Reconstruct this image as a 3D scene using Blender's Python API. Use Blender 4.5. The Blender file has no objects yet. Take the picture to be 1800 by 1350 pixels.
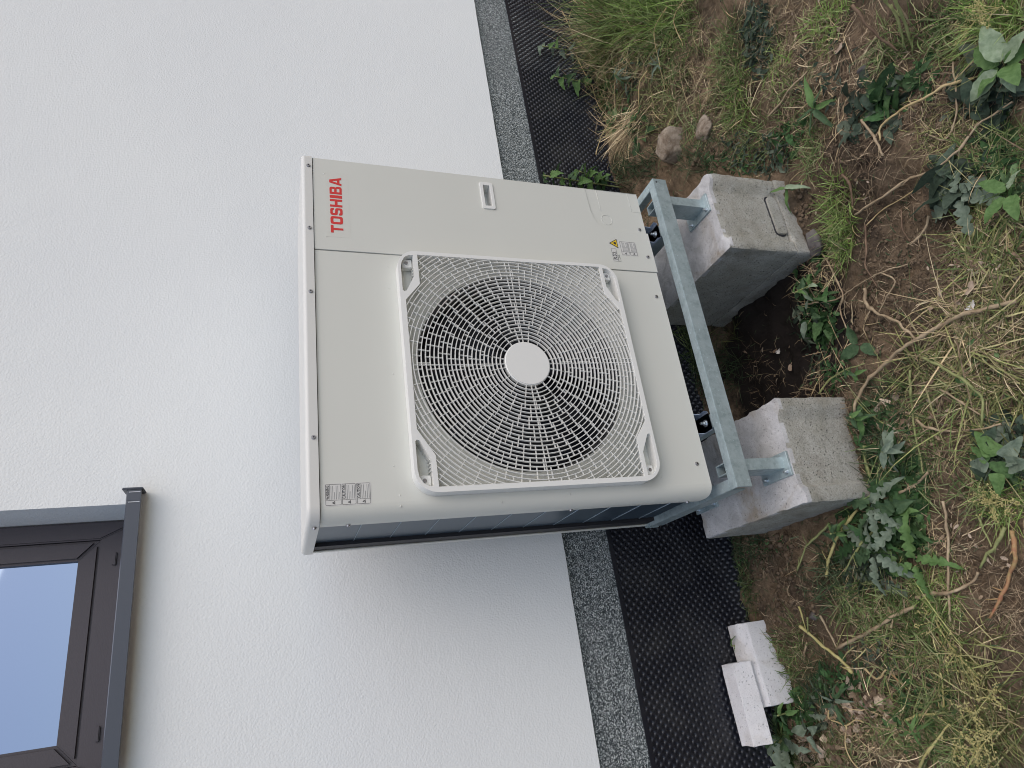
import bpy, bmesh, math, random
import numpy as np
from mathutils import Vector, Matrix, Quaternion, noise as mnoise
from mathutils.geometry import tessellate_polygon
R = math.radians
random.seed(7); rng = np.random.default_rng(11)
scn = bpy.context.scene
col = scn.collection

# ------------------------------------------------------------------ camera
CAM = np.array([-0.32346, -1.45833, 1.09996]); YAW, PITCH, ROLL, FPX = 0.420359, 0.342998, 0.0021358, 1146.86
def cam_axes():
    cy, sy, cp, sp = math.cos(YAW), math.sin(YAW), math.cos(PITCH), math.sin(PITCH)
    f = np.array([sy*cp, cy*cp, -sp]); r = np.array([cy, -sy, 0.0]); u = np.cross(r, f)
    cr, sr = math.cos(ROLL), math.sin(ROLL)
    return f, cr*r+sr*u, -sr*r+cr*u
AF, AR, AU = cam_axes()
cd = bpy.data.cameras.new('camera'); cam = bpy.data.objects.new('camera', cd); col.objects.link(cam)
cd.sensor_width = 36; cd.sensor_fit = 'HORIZONTAL'; cd.lens = FPX/1800*36; cd.clip_start = 0.02; cd.clip_end = 500
m = Matrix.Identity(4)
for i in range(3):          # the phone was held upright and the picture is stored on its side
    m[i][0] = -AU[i]; m[i][1] = AR[i]; m[i][2] = -AF[i]; m[i][3] = CAM[i]
cam.matrix_world = m; scn.camera = cam

# ------------------------------------------------------------------ world, sun, exposure
SUN_EL, SUN_AZ = 55.0, 150.0       # azimuth: degrees clockwise from +Y; the sun stands high behind the camera in thin cloud
world = bpy.data.worlds.new('World'); scn.world = world; world.use_nodes = True
wn = world.node_tree; wn.nodes.clear()
sky = wn.nodes.new('ShaderNodeTexSky'); sky.sky_type = 'NISHITA'; sky.sun_disc = False
sky.sun_elevation = R(SUN_EL); sky.sun_rotation = R(SUN_AZ); sky.dust_density = 3.0; sky.air_density = 1.0; sky.ozone_density = 1.0; sky.altitude = 300
bg = wn.nodes.new('ShaderNodeBackground'); bg.inputs['Strength'].default_value = 0.15
wo = wn.nodes.new('ShaderNodeOutputWorld')
wn.links.new(sky.outputs[0], bg.inputs[0]); wn.links.new(bg.outputs[0], wo.inputs[0])
sl = bpy.data.lights.new('sun', 'SUN'); sun = bpy.data.objects.new('sun', sl); col.objects.link(sun)
sl.energy = 0.95; sl.angle = R(80); sl.color = (1.0, 0.93, 0.84)
sd = Vector((math.sin(R(SUN_AZ))*math.cos(R(SUN_EL)), math.cos(R(SUN_AZ))*math.cos(R(SUN_EL)), math.sin(R(SUN_EL))))
sun.rotation_euler = sd.to_track_quat('Z', 'Y').to_euler(); sun.location = (0, -2, 6)
scn.view_settings.view_transform = 'Standard'; scn.view_settings.look = 'None'
scn.view_settings.exposure = 0.27; scn.view_settings.gamma = 1.0; scn.view_settings.use_curve_mapping = False
scn.render.engine = 'CYCLES'; scn.cycles.use_denoising = True; scn.cycles.max_bounces = 6; scn.cycles.filter_width = 1.0; scn.cycles.denoising_prefilter = 'ACCURATE'

# ------------------------------------------------------------------ material helpers
def mat(name, base, rough=0.6, metal=0.0, spec=0.5):
    mt = bpy.data.materials.new(name); mt.use_nodes = True
    b = mt.node_tree.nodes['Principled BSDF']
    b.inputs['Base Color'].default_value = (*base, 1); b.inputs['Roughness'].default_value = rough
    b.inputs['Metallic'].default_value = metal; b.inputs['Specular IOR Level'].default_value = spec
    return mt
def N(mt, t, **kw):
    n = mt.node_tree.nodes.new(t)
    for k, v in kw.items():
        if k in n.inputs: n.inputs[k].default_value = v
        else: setattr(n, k, v)
    return n
def L(mt, a, b): mt.node_tree.links.new(a, b)
def coords(mt): return N(mt, 'ShaderNodeTexCoord').outputs['Object']
def noise(mt, co, scale, detail=4, rough=0.55, dist=0.0):
    n = N(mt, 'ShaderNodeTexNoise'); n.inputs['Scale'].default_value = scale; n.inputs['Detail'].default_value = detail
    n.inputs['Roughness'].default_value = rough; n.inputs['Distortion'].default_value = dist
    if co is not None: L(mt, co, n.inputs['Vector'])
    return n.outputs['Fac']
def ramp(mt, fac, stops):
    r = N(mt, 'ShaderNodeValToRGB'); e = r.color_ramp.elements
    while len(e) < len(stops): e.new(0.5)
    for k, (p, c) in enumerate(stops):
        e[k].position = p; e[k].color = (*c, 1) if len(c) == 3 else c
    L(mt, fac, r.inputs[0]); return r.outputs['Color']
def mix(mt, fac, a, b, mode='MIX'):
    n = N(mt, 'ShaderNodeMix'); n.data_type = 'RGBA'; n.blend_type = mode
    for s, v in ((n.inputs[0], fac), (n.inputs[6], a), (n.inputs[7], b)):
        if hasattr(v, 'links') or isinstance(v, bpy.types.NodeSocket): L(mt, v, s)
        else: s.default_value = v if not isinstance(v, tuple) else (*v, 1)[:4]
    return n.outputs[2]
def bump(mt, h, dist, strength=1.0, prev=None):
    b = N(mt, 'ShaderNodeBump'); b.inputs['Distance'].default_value = dist; b.inputs['Strength'].default_value = strength
    L(mt, h, b.inputs['Height'])
    if prev is not None: L(mt, prev, b.inputs['Normal'])
    return b.outputs[0]
def P(mt): return mt.node_tree.nodes['Principled BSDF'].inputs

M = {}
# white scratch plaster
mt = M['plaster'] = mat('white_plaster', (0.78, 0.79, 0.79), 0.9, spec=0.2); co = coords(mt)
L(mt, mix(mt, ramp(mt, noise(mt, co, 1.3, 3), [(0.3, (0, 0, 0)), (0.7, (1, 1, 1))]), (0.765, 0.780, 0.765), (0.795, 0.808, 0.785)), P(mt)['Base Color'])
mp = N(mt, 'ShaderNodeMapping'); mp.inputs['Rotation'].default_value = (0.6, 0.9, 0.4); L(mt, co, mp.inputs['Vector']); co = mp.outputs[0]
v = N(mt, 'ShaderNodeTexVoronoi'); v.feature = 'SMOOTH_F1'; v.inputs['Scale'].default_value = 190; v.inputs['Randomness'].default_value = 1.0; L(mt, co, v.inputs['Vector'])
b0 = bump(mt, noise(mt, co, 6, 4, 0.6), 0.006, 0.35); b1 = bump(mt, v.outputs['Distance'], 0.0020, 0.36, b0); b2 = bump(mt, noise(mt, co, 150, 4, 0.65, 0.5), 0.0017, 0.40, b1)
L(mt, b2, P(mt)['Normal'])
# granite-chip plinth render
mt = M['plinth'] = mat('granite_chip_plinth', (0.2, 0.22, 0.22), 0.55); co = coords(mt)
v = N(mt, 'ShaderNodeTexVoronoi'); v.inputs['Scale'].default_value = 330; L(mt, co, v.inputs['Vector'])
sep = N(mt, 'ShaderNodeSeparateColor'); L(mt, v.outputs['Color'], sep.inputs[0])
L(mt, ramp(mt, sep.outputs[0], [(0.0, (0.018, 0.024, 0.026)), (0.34, (0.06, 0.075, 0.078)), (0.62, (0.19, 0.21, 0.205)), (0.86, (0.42, 0.45, 0.44)), (1.0, (0.62, 0.65, 0.63))]), P(mt)['Base Color'])
L(mt, bump(mt, v.outputs['Distance'], 0.002, 0.6), P(mt)['Normal'])
# black dimple membrane
mt = M['membrane'] = mat('black_dimple_sheet', (0.012, 0.013, 0.019), 0.34); co = coords(mt)
L(mt, mix(mt, ramp(mt, noise(mt, co, 9, 5), [(0.45, (0, 0, 0)), (0.75, (1, 1, 1))]), (0.011, 0.012, 0.018), (0.030, 0.030, 0.033)), P(mt)['Base Color'])
# unit paint
mt = M['cream'] = mat('cream_powder_paint', (0.622, 0.622, 0.560), 0.38); co = coords(mt)
L(mt, bump(mt, noise(mt, co, 700, 2), 0.0002, 0.35, bump(mt, noise(mt, co, 5.5, 2), 0.0035, 0.35)), P(mt)['Normal'])
L(mt, ramp(mt, noise(mt, co, 7, 5, 0.6), [(0.3, (0.33,)*3), (0.7, (0.46,)*3)]), P(mt)['Roughness'])
M['cream_lid'] = mat('cream_lid_paint', (0.64, 0.63, 0.585), 0.4)
M['plastic'] = mat('white_grille_plastic', (0.75, 0.745, 0.70), 0.36)
M['dark'] = mat('dark_interior', (0.012, 0.013, 0.017), 0.6)
M['bell'] = mat('bellmouth_grey', (0.11, 0.11, 0.11), 0.5)
M['blade'] = mat('fan_blade_plastic', (0.016, 0.019, 0.030), 0.32)
mt = M['coil'] = mat('blue_coated_fins', (0.10, 0.15, 0.20), 0.35, 0.5); co = coords(mt)
wv = N(mt, 'ShaderNodeTexWave'); wv.bands_direction = 'Y'; wv.inputs['Scale'].default_value = 120; L(mt, co, wv.inputs['Vector'])
L(mt, mix(mt, wv.outputs['Fac'], (0.045, 0.072, 0.10), (0.085, 0.125, 0.165)), P(mt)['Base Color'])
M['wire'] = mat('fin_wire', (0.34, 0.42, 0.48), 0.4, 0.2)
M['screw'] = mat('screw_zinc', (0.42, 0.42, 0.44), 0.35, 0.9)
M['screw_dark'] = mat('screw_recess', (0.03, 0.03, 0.035), 0.5)
M['red'] = mat('logo_red', (0.62, 0.035, 0.03), 0.45)
M['sticker'] = mat('clear_sticker', (0.622, 0.618, 0.556), 0.3)
M['ink'] = mat('label_ink', (0.03, 0.03, 0.032), 0.6)
M['inkgrey'] = mat('label_fine_print', (0.16, 0.16, 0.16), 0.6)
M['label'] = mat('label_film', (0.62, 0.61, 0.57), 0.4)
M['yellow'] = mat('warning_yellow', (0.72, 0.50, 0.035), 0.45)
# galvanised steel
mt = M['galv'] = mat('galvanised_steel', (0.4, 0.44, 0.45), 0.36, 0.35); co = coords(mt)
v = N(mt, 'ShaderNodeTexVoronoi'); v.inputs['Scale'].default_value = 130; L(mt, co, v.inputs['Vector'])
sp = N(mt, 'ShaderNodeSeparateColor'); L(mt, v.outputs['Color'], sp.inputs[0])
c1 = ramp(mt, sp.outputs[0], [(0.0, (0.36, 0.41, 0.41)), (1.0, (0.47, 0.52, 0.52))])
c2 = mix(mt, ramp(mt, noise(mt, co, 26, 5, 0.7), [(0.42, (0, 0, 0)), (0.62, (1, 1, 1))]), c1, (0.52, 0.565, 0.565))
c3 = mix(mt, ramp(mt, noise(mt, co, 160, 2, 0.6), [(0.66, (0, 0, 0)), (0.74, (1, 1, 1))]), c2, (0.68, 0.75, 0.78)); c3 = mix(mt, 1.0, c3, (0.82, 0.89, 0.90), 'MULTIPLY')
L(mt, c3, P(mt)['Base Color'])
L(mt, ramp(mt, noise(mt, co, 40, 4), [(0.3, (0.28,)*3), (0.7, (0.48,)*3)]), P(mt)['Roughness'])
M['bracket'] = mat('dark_zinc_bracket', (0.36, 0.41, 0.49), 0.35, 0.1)
M['bolt'] = mat('bolt_zinc', (0.62, 0.66, 0.68), 0.3, 0.9)
M['rubber'] = mat('rubber_pad', (0.012, 0.012, 0.013), 0.8)
# concrete
def concrete(name, base, tint, stain, pit=1.0, lo=0.45):
    mt = mat(name, base, 0.92, spec=0.25); co = coords(mt)
    a = mix(mt, ramp(mt, noise(mt, co, 14, 6, 0.7, 0.6), [(0.35, (0, 0, 0)), (0.65, (1, 1, 1))]), base, tint)
    s = mix(mt, ramp(mt, noise(mt, co, 5.5, 4, 0.6, 0.8), [(0.52, (0, 0, 0)), (0.70, (0.8,)*3)]), a, stain)
    g = ramp(mt, noise(mt, co, 230, 3, 0.8), [(0.30, (lo,)*3), (0.45, (0.5+0.5*lo+0.16,)*3), (0.7, (1.0+0.35*(1-lo),)*3)])
    vp = N(mt, 'ShaderNodeTexVoronoi'); vp.inputs['Scale'].default_value = 85; L(mt, co, vp.inputs['Vector'])
    pt = ramp(mt, vp.outputs['Distance'], [(0.10, (0, 0, 0)), (0.20, (1, 1, 1))])
    s = mix(mt, pt, mix(mt, 1.0, s, ((0.42 if lo < .6 else 0.75),)*3, 'MULTIPLY'), s)
    L(mt, mix(mt, 1.0, s, g, 'MULTIPLY'), P(mt)['Base Color'])
    bb = bump(mt, noise(mt, co, 260, 5, 0.75), 0.003*pit, 0.8, bump(mt, pt, 0.003*pit, 0.8)); bb = bump(mt, noise(mt, co, 45, 4, 0.6), 0.004, 0.4, bb)
    L(mt, bb, P(mt)['Normal']); return mt
M['concrete'] = concrete('rough_block_concrete', (0.335, 0.32, 0.265), (0.44, 0.425, 0.375), (0.245, 0.22, 0.17))
M['mortar'] = concrete('trowelled_mortar', (0.37, 0.36, 0.345), (0.53, 0.52, 0.51), (0.27, 0.22, 0.155), 0.5, 0.72)
M['aerated'] = concrete('white_aerated_block', (0.62, 0.605, 0.60), (0.68, 0.67, 0.665), (0.46, 0.42, 0.37), 0.8, 0.78)
# window
mt = M['frame_pvc'] = mat('anthracite_woodgrain_pvc', (0.060, 0.052, 0.060), 0.5); co = coords(mt)
mp = N(mt, 'ShaderNodeMapping'); mp.inputs['Scale'].default_value = (18, 60, 160); L(mt, co, mp.inputs['Vector'])
L(mt, bump(mt, noise(mt, mp.outputs[0], 6, 4, 0.7), 0.0006, 0.6), P(mt)['Normal'])
M['sill'] = mat('anthracite_aluminium', (0.055, 0.062, 0.078), 0.36)
M['scratch'] = mat('scratched_metal', (0.6, 0.62, 0.65), 0.4)
mt = M['glass'] = mat('reflective_window_glass', (0.335, 0.375, 0.455), 0.03, 1.0)
# ground
mt = M['soil'] = mat('brown_clay_soil', (0.12, 0.07, 0.04), 0.95, spec=0.15); co = coords(mt)
s1 = mix(mt, ramp(mt, noise(mt, co, 2.6, 5, 0.6, 0.5), [(0.38, (0, 0, 0)), (0.62, (1, 1, 1))]), (0.15, 0.112, 0.075), (0.34, 0.24, 0.15))
s2 = mix(mt, ramp(mt, noise(mt, co, 6.5, 5, 0.65), [(0.50, (0, 0, 0)), (0.68, (1, 1, 1))]), s1, (0.085, 0.063, 0.046))
s3 = mix(mt, ramp(mt, noise(mt, co, 330, 3, 0.6), [(0.66, (0, 0, 0)), (0.74, (1, 1, 1))]), s2, (0.36, 0.27, 0.19))
s4 = mix(mt, 1.0, s3, ramp(mt, noise(mt, co, 70, 6, 0.75), [(0.25, (0.42,)*3), (0.7, (1.25,)*3)]), 'MULTIPLY')
# soil colour turns almost black in the hollow the builders dug for the blocks
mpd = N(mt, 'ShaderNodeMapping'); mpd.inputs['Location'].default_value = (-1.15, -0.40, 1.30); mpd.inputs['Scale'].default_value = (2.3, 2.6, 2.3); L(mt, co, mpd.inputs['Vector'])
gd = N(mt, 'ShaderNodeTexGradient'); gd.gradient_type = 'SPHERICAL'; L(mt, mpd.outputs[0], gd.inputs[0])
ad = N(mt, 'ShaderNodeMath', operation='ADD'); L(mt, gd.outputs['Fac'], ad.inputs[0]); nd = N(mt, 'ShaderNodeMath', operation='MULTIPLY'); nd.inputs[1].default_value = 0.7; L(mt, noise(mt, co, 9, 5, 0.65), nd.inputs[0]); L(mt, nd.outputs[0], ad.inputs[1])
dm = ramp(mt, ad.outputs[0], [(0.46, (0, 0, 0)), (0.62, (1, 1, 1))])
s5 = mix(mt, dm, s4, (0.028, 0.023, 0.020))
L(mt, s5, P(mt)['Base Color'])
bb = bump(mt, noise(mt, co, 60, 7, 0.78), 0.022, 1.0); L(mt, bb, P(mt)['Normal'])
mt = M['clod'] = mat('soil_clod', (0.13, 0.08, 0.05), 0.95, spec=0.15); co = coords(mt)
L(mt, ramp(mt, noise(mt, co, 30, 4), [(0.3, (0.075, 0.055, 0.038)), (0.7, (0.20, 0.145, 0.095))]), P(mt)['Base Color'])
L(mt, bump(mt, noise(mt, co, 200, 4), 0.004, 0.8), P(mt)['Normal'])
mt = M['stone'] = mat('pale_field_stone', (0.3, 0.25, 0.19), 0.85, spec=0.3); co = coords(mt)
st = mix(mt, ramp(mt, noise(mt, co, 22, 6, 0.65, 0.6), [(0.36, (0, 0, 0)), (0.64, (1, 1, 1))]), (0.15, 0.11, 0.075), (0.34, 0.285, 0.22))
L(mt, mix(mt, ramp(mt, noise(mt, co, 75, 4), [(0.55, (0, 0, 0)), (0.7, (1, 1, 1))]), st, (0.12, 0.085, 0.06)), P(mt)['Base Color'])
L(mt, bump(mt, noise(mt, co, 90, 6, 0.7), 0.006, 0.8), P(mt)['Normal'])
mt = M['grey_stone'] = mat('grey_stone', (0.11, 0.10, 0.10), 0.9, spec=0.2); co = coords(mt)
L(mt, ramp(mt, noise(mt, co, 30, 5), [(0.3, (0.07, 0.062, 0.06)), (0.7, (0.17, 0.155, 0.14))]), P(mt)['Base Color'])
L(mt, bump(mt, noise(mt, co, 120, 5), 0.004, 0.7), P(mt)['Normal'])
def attr_mat(name, rough=0.6, trans=0.25, spec=0.35):
    mt = mat(name, (0.1, 0.1, 0.1), rough, spec=spec); a = N(mt, 'ShaderNodeAttribute'); a.attribute_name = 'tint'
    n = noise(mt, coords(mt), 120, 3)
    c = mix(mt, 1.0, a.outputs['Color'], ramp(mt, n, [(0.3, (0.72,)*3), (0.7, (1.22,)*3)]), 'MULTIPLY')
    L(mt, c, P(mt)['Base Color'])
    if trans:
        tr = N(mt, 'ShaderNodeBsdfTranslucent'); L(mt, c, tr.inputs[0]); ms = N(mt, 'ShaderNodeMixShader'); ms.inputs[0].default_value = trans
        L(mt, mt.node_tree.nodes['Principled BSDF'].outputs[0], ms.inputs[1]); L(mt, tr.outputs[0], ms.inputs[2])
        L(mt, ms.outputs[0], mt.node_tree.nodes['Material Output'].inputs[0])
    return mt
M['grass'] = attr_mat('grass_blades', 0.6, 0.36, 0.22)
M['litter'] = attr_mat('dry_litter', 0.85, 0.0, 0.2)
def leaf_mat(name, a, b, rough=0.5, trans=0.25):
    mt = mat(name, a, 0.62, spec=0.22); co = coords(mt); a = tuple(x*1.25 for x in a); b = tuple(x*1.3 for x in b)
    c = ramp(mt, noise(mt, co, 45, 4, 0.6), [(0.3, a), (0.7, b)]); L(mt, c, P(mt)['Base Color'])
    L(mt, bump(mt, noise(mt, co, 180, 3), 0.003, 0.5), P(mt)['Normal'])
    tr = N(mt, 'ShaderNodeBsdfTranslucent'); L(mt, c, tr.inputs[0]); ms = N(mt, 'ShaderNodeMixShader'); ms.inputs[0].default_value = trans
    L(mt, mt.node_tree.nodes['Principled BSDF'].outputs[0], ms.inputs[1]); L(mt, tr.outputs[0], ms.inputs[2])
    L(mt, ms.outputs[0], mt.node_tree.nodes['Material Output'].inputs[0]); return mt
M['leaf_green'] = leaf_mat('fresh_green_leaf', (0.065, 0.125, 0.035), (0.12, 0.20, 0.07))
M['leaf_dark'] = leaf_mat('dark_green_leaf', (0.036, 0.072, 0.032), (0.075, 0.12, 0.058))
M['leaf_grey'] = leaf_mat('greyish_green_leaf', (0.09, 0.125, 0.085), (0.19, 0.23, 0.17))
M['leaf_pale'] = leaf_mat('pale_green_leaf', (0.17, 0.23, 0.13), (0.28, 0.34, 0.23))
M['leaf_dry'] = leaf_mat('withered_tan_leaf', (0.22, 0.16, 0.11), (0.36, 0.28, 0.21), 0.8, 0.1)
M['leaf_white'] = leaf_mat('bleached_leaf', (0.42, 0.40, 0.37), (0.55, 0.53, 0.5), 0.8, 0.1)
def stem_mat(name, a, b):
    mt = mat(name, a, 0.65, spec=0.3); co = coords(mt)
    L(mt, ramp(mt, noise(mt, co, 35, 5, 0.7), [(0.32, a), (0.68, b)]), P(mt)['Base Color'])
    L(mt, bump(mt, noise(mt, co, 240, 3), 0.002, 0.6), P(mt)['Normal']); return mt
M['stem_tan'] = stem_mat('tan_dry_stem', (0.24, 0.17, 0.10), (0.46, 0.36, 0.23))
M['stem_green'] = stem_mat('green_stem', (0.17, 0.19, 0.07), (0.30, 0.31, 0.13))
M['stem_yellow'] = stem_mat('yellow_stem', (0.33, 0.29, 0.10), (0.50, 0.44, 0.20))
M['stem_brown'] = stem_mat('brown_root', (0.10, 0.062, 0.038), (0.22, 0.145, 0.09))
M['stem_straw'] = stem_mat('straw_stem', (0.38, 0.28, 0.13), (0.52, 0.41, 0.22))
M['stem_red'] = stem_mat('red_stem', (0.30, 0.11, 0.065), (0.40, 0.33, 0.14))
M['seed_red'] = stem_mat('red_seed', (0.28, 0.06, 0.045), (0.40, 0.12, 0.08))

# ------------------------------------------------------------------ object helpers
def obj(name, me, mt, parent=None):
    o = bpy.data.objects.new(name, me); col.objects.link(o)
    if mt is not None and not me.materials: me.materials.append(M[mt] if isinstance(mt, str) else mt)
    if parent is not None:
        o.parent = parent
        root = parent
        off = Vector((0, 0, 0))
        while root is not None: off += root.location if root.type == 'EMPTY' else Vector((0, 0, 0)); root = root.parent
        if parent.type == 'EMPTY': o.matrix_parent_inverse = Matrix.Translation(-off)
    return o
def wnorm(o):
    md = o.modifiers.new('weighted_normals', 'WEIGHTED_NORMAL'); md.keep_sharp = True; md.weight = 90; return o
def me_bm(bm, name='mesh', smooth=None):
    bmesh.ops.recalc_face_normals(bm, faces=bm.faces)
    me = bpy.data.meshes.new(name); bm.to_mesh(me); bm.free()
    if smooth is not None: shade(me, smooth)
    return me
def shade(me, ang):
    me.polygons.foreach_set('use_smooth', [True]*len(me.polygons))
    bm = bmesh.new(); bm.from_mesh(me)
    for e in bm.edges:
        e.smooth = not (len(e.link_faces) != 2 or e.calc_face_angle(0) > R(ang))
    bm.to_mesh(me); bm.free()
def empty(name, loc, label, cat, group=None):
    o = bpy.data.objects.new(name, None); col.objects.link(o); o.location = loc; o.empty_display_size = 0.05
    tag(o, label, cat, group); return o
def tag(o, label, cat, group=None, kind=None):
    if label: o['label'] = label
    if cat: o['category'] = cat
    if group: o['group'] = group
    if kind: o['kind'] = kind
    return o
def addbox(bm, x0, x1, y0, y1, z0, z1):
    v = [bm.verts.new((x, y, z)) for z in (z0, z1) for y in (y0, y1) for x in (x0, x1)]
    for f in ((0, 1, 3, 2), (4, 6, 7, 5), (0, 4, 5, 1), (2, 3, 7, 6), (0, 2, 6, 4), (1, 5, 7, 3)):
        bm.faces.new([v[i] for i in f])
    return v
def box(name, x0, x1, y0, y1, z0, z1, mt, parent=None, bev=0.0, seg=2):
    bm = bmesh.new(); addbox(bm, x0, x1, y0, y1, z0, z1)
    if bev: bmesh.ops.bevel(bm, geom=list(bm.edges), offset=bev, segments=seg, affect='EDGES', profile=0.5)
    o = obj(name, me_bm(bm, name, 40 if bev else None), mt, parent); return wnorm(o) if bev else o
def plate_bm(bm, outer, holes, y0, y1):
    """solid plate in the XZ plane between y0 (front) and y1 (back)"""
    loops = [outer]+list(holes); pts = [p for l in loops for p in l]
    tris = tessellate_polygon([[Vector((p[0], p[1], 0)) for p in l] for l in loops])
    fr = [bm.verts.new((p[0], y0, p[1])) for p in pts]; bk = [bm.verts.new((p[0], y1, p[1])) for p in pts]
    for t in tris:
        try: bm.faces.new([fr[i] for i in t]); bm.faces.new([bk[i] for i in reversed(t)])
        except ValueError: pass
    k = 0
    for l in loops:
        n = len(l)
        for i in range(n):
            a, b = k+i, k+(i+1) % n
            try: bm.faces.new((fr[a], fr[b], bk[b], bk[a]))
            except ValueError: pass
        k += n
def plate(name, outer, holes, y0, y1, mt, parent=None, bev=0.0, smooth=35):
    bm = bmesh.new(); plate_bm(bm, outer, holes, y0, y1)
    bmesh.ops.recalc_face_normals(bm, faces=bm.faces)
    if bev:
        ed = [e for e in bm.edges if len(e.link_faces) == 2 and e.calc_face_angle(0) > R(50) and (abs(e.verts[0].co.y-y0) < 1e-6 and abs(e.verts[1].co.y-y0) < 1e-6)]
        bmesh.ops.bevel(bm, geom=ed, offset=bev, segments=3, affect='EDGES', profile=0.5, clamp_overlap=True)
    return wnorm(obj(name, me_bm(bm, name, smooth), mt, parent))
def rrect(x0, x1, z0, z1, r, n=6):
    if not isinstance(r, (tuple, list)): r = (r,)*4      # order: lower-left, lower-right, upper-right, upper-left
    out = []
    for (cx, cz, a0, rr) in ((x0+r[0], z0+r[0], 180, r[0]), (x1-r[1], z0+r[1], 270, r[1]), (x1-r[2], z1-r[2], 0, r[2]), (x0+r[3], z1-r[3], 90, r[3])):
        if rr <= 0: out.append((cx, cz)); continue
        for i in range(n+1):
            a = R(a0+90*i/n); out.append((cx+rr*math.cos(a), cz+rr*math.sin(a)))
    return out
def circle(cx, cz, r, n=64): return [(cx+r*math.cos(2*math.pi*i/n), cz+r*math.sin(2*math.pi*i/n)) for i in range(n)]
def cyl(bm, c, axis, r, h, n=12, r2=None):
    q = Vector(axis).normalized().to_track_quat('Z', 'Y').to_matrix().to_4x4(); q.translation = Vector(c)+Vector(axis).normalized()*h/2
    bmesh.ops.create_cone(bm, cap_ends=True, segments=n, radius1=r, radius2=r if r2 is None else r2, depth=h, matrix=q)
def tube_mesh(pts, rad, n=6, seed=0, wob=0.12):
    pts = [Vector(p) for p in pts]; rs = random.Random(seed); rad = rad if isinstance(rad, (list, tuple)) else [rad]*len(pts)
    V = []; F = []; up = Vector((0.13, 0.2, 1)).normalized()
    for i, p in enumerate(pts):
        t = (pts[min(i+1, len(pts)-1)]-pts[max(i-1, 0)]).normalized()
        a = t.cross(up)
        if a.length < 1e-4: a = t.cross(Vector((1, 0, 0)))
        a.normalize(); b = a.cross(t)
        for k in range(n):
            an = 2*math.pi*k/n; rr = rad[i]*(1+rs.uniform(-wob, wob)); V.append(p+a*math.cos(an)*rr+b*math.sin(an)*rr)
    for i in range(len(pts)-1):
        for k in range(n): F.append((i*n+k, i*n+(k+1) % n, (i+1)*n+(k+1) % n, (i+1)*n+k))
    F.append(tuple(range(n-1, -1, -1))); F.append(tuple((len(pts)-1)*n+k for k in range(n)))
    return V, F
def me_py(name, V, F, smooth=True):
    me = bpy.data.meshes.new(name); me.from_pydata([tuple(v) for v in V], [], F); me.update()
    if smooth: me.polygons.foreach_set('use_smooth', [True]*len(me.polygons))
    return me
def catmull(pts, n=6):
    P_ = [np.array(p, float) for p in pts]; P_ = [2*P_[0]-P_[1]]+P_+[2*P_[-1]-P_[-2]]; out = []
    for i in range(1, len(P_)-2):
        a, b, c, d = P_[i-1:i+3]
        for k in range(n):
            t = k/n; out.append(0.5*((2*b)+(-a+c)*t+(2*a-5*b+4*c-d)*t*t+(-a+3*b-3*c+d)*t**3))
    out.append(P_[-2]); return out

# ------------------------------------------------------------------ terrain height
ANCH = np.array([(-0.9, .6, -.45), (-.3, .6, -.45), (-.09, .6, -.48), (-.3, .2, -.46), (-.12, .1, -.45), (-.12, -.1, -.45), (.1, -.17, -.45), (.25, -.16, -.47),
 (.5, -.15, -.53), (.5, .1, -.57), (.5, .4, -.56), (.72, -.14, -.545), (.9, -.16, -.535), (1.1, -.15, -.53), (1.12, .2, -.49), (1.4, .2, -.44), (1.7, .57, -.36), (2.6, .57, -.39),
 (.5, .6, -.5), (1.2, .57, -.40), (1.3, -.2, -.49), (1.8, -.2, -.43), (.9, -.6, -.46), (.3, -.5, -.455), (-.3, -.3, -.45), (-.7, -.2, -.455), (0, -1, -.46),
 (1.5, -1, -.45), (-3, -1, -.46), (4, -1, -.45), (0, -4, -.46), (4, .5, -.42), (-3, .5, -.46), (0.1, 0.2, -.52), (0.9, 0.2, -.54)])
_lat = rng.random((256, 256))
def vnoise(x, y, s):
    x = np.asarray(x)*s+1000.3; y = np.asarray(y)*s+1000.7; xi = np.floor(x).astype(int); yi = np.floor(y).astype(int); fx = x-xi; fy = y-yi
    fx = fx*fx*(3-2*fx); fy = fy*fy*(3-2*fy); g = lambda a, b: _lat[a % 256, b % 256]
    return (g(xi, yi)*(1-fx)+g(xi+1, yi)*fx)*(1-fy)+(g(xi, yi+1)*(1-fx)+g(xi+1, yi+1)*fx)*fy-0.5
def hgt(x, y):
    x = np.asarray(x, float); y = np.asarray(y, float); num = np.zeros_like(x); den = np.zeros_like(x)
    for ax, ay, az in ANCH:
        w = 1.0/(((x-ax)**2+(y-ay)**2)+0.006)**1.6; num += w*az; den += w
    h = num/den
    return h+0.045*vnoise(x, y, 5)+0.028*vnoise(x, y, 13)+0.019*vnoise(x, y, 34)+0.013*vnoise(x, y, 75)
def ray(px, py): return AF+(675-py)/FPX*AR+(900-px)/FPX*AU
def G(px, py, lift=0.0):
    """point of the ground seen at a position of the photograph"""
    d = ray(px, py); lo, hi = 0.3, 6.0; ts = np.linspace(lo, hi, 500); pp = CAM[None]+ts[:, None]*d[None]
    below = pp[:, 2] < hgt(pp[:, 0], np.minimum(pp[:, 1], 0.6))
    i = int(np.argmax(below)) if below.any() else len(ts)-1
    p = pp[i]; y = min(p[1], 0.575)
    if p[1] > 0.575: t = (0.575-CAM[1])/d[1]; p = CAM+t*d
    return np.array([p[0], y, float(hgt(p[0], y))+lift])
BLOCKS = [(0.757, 1.053, -0.094, 0.40), (-0.05, 0.252, -0.082, 0.40)]
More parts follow.
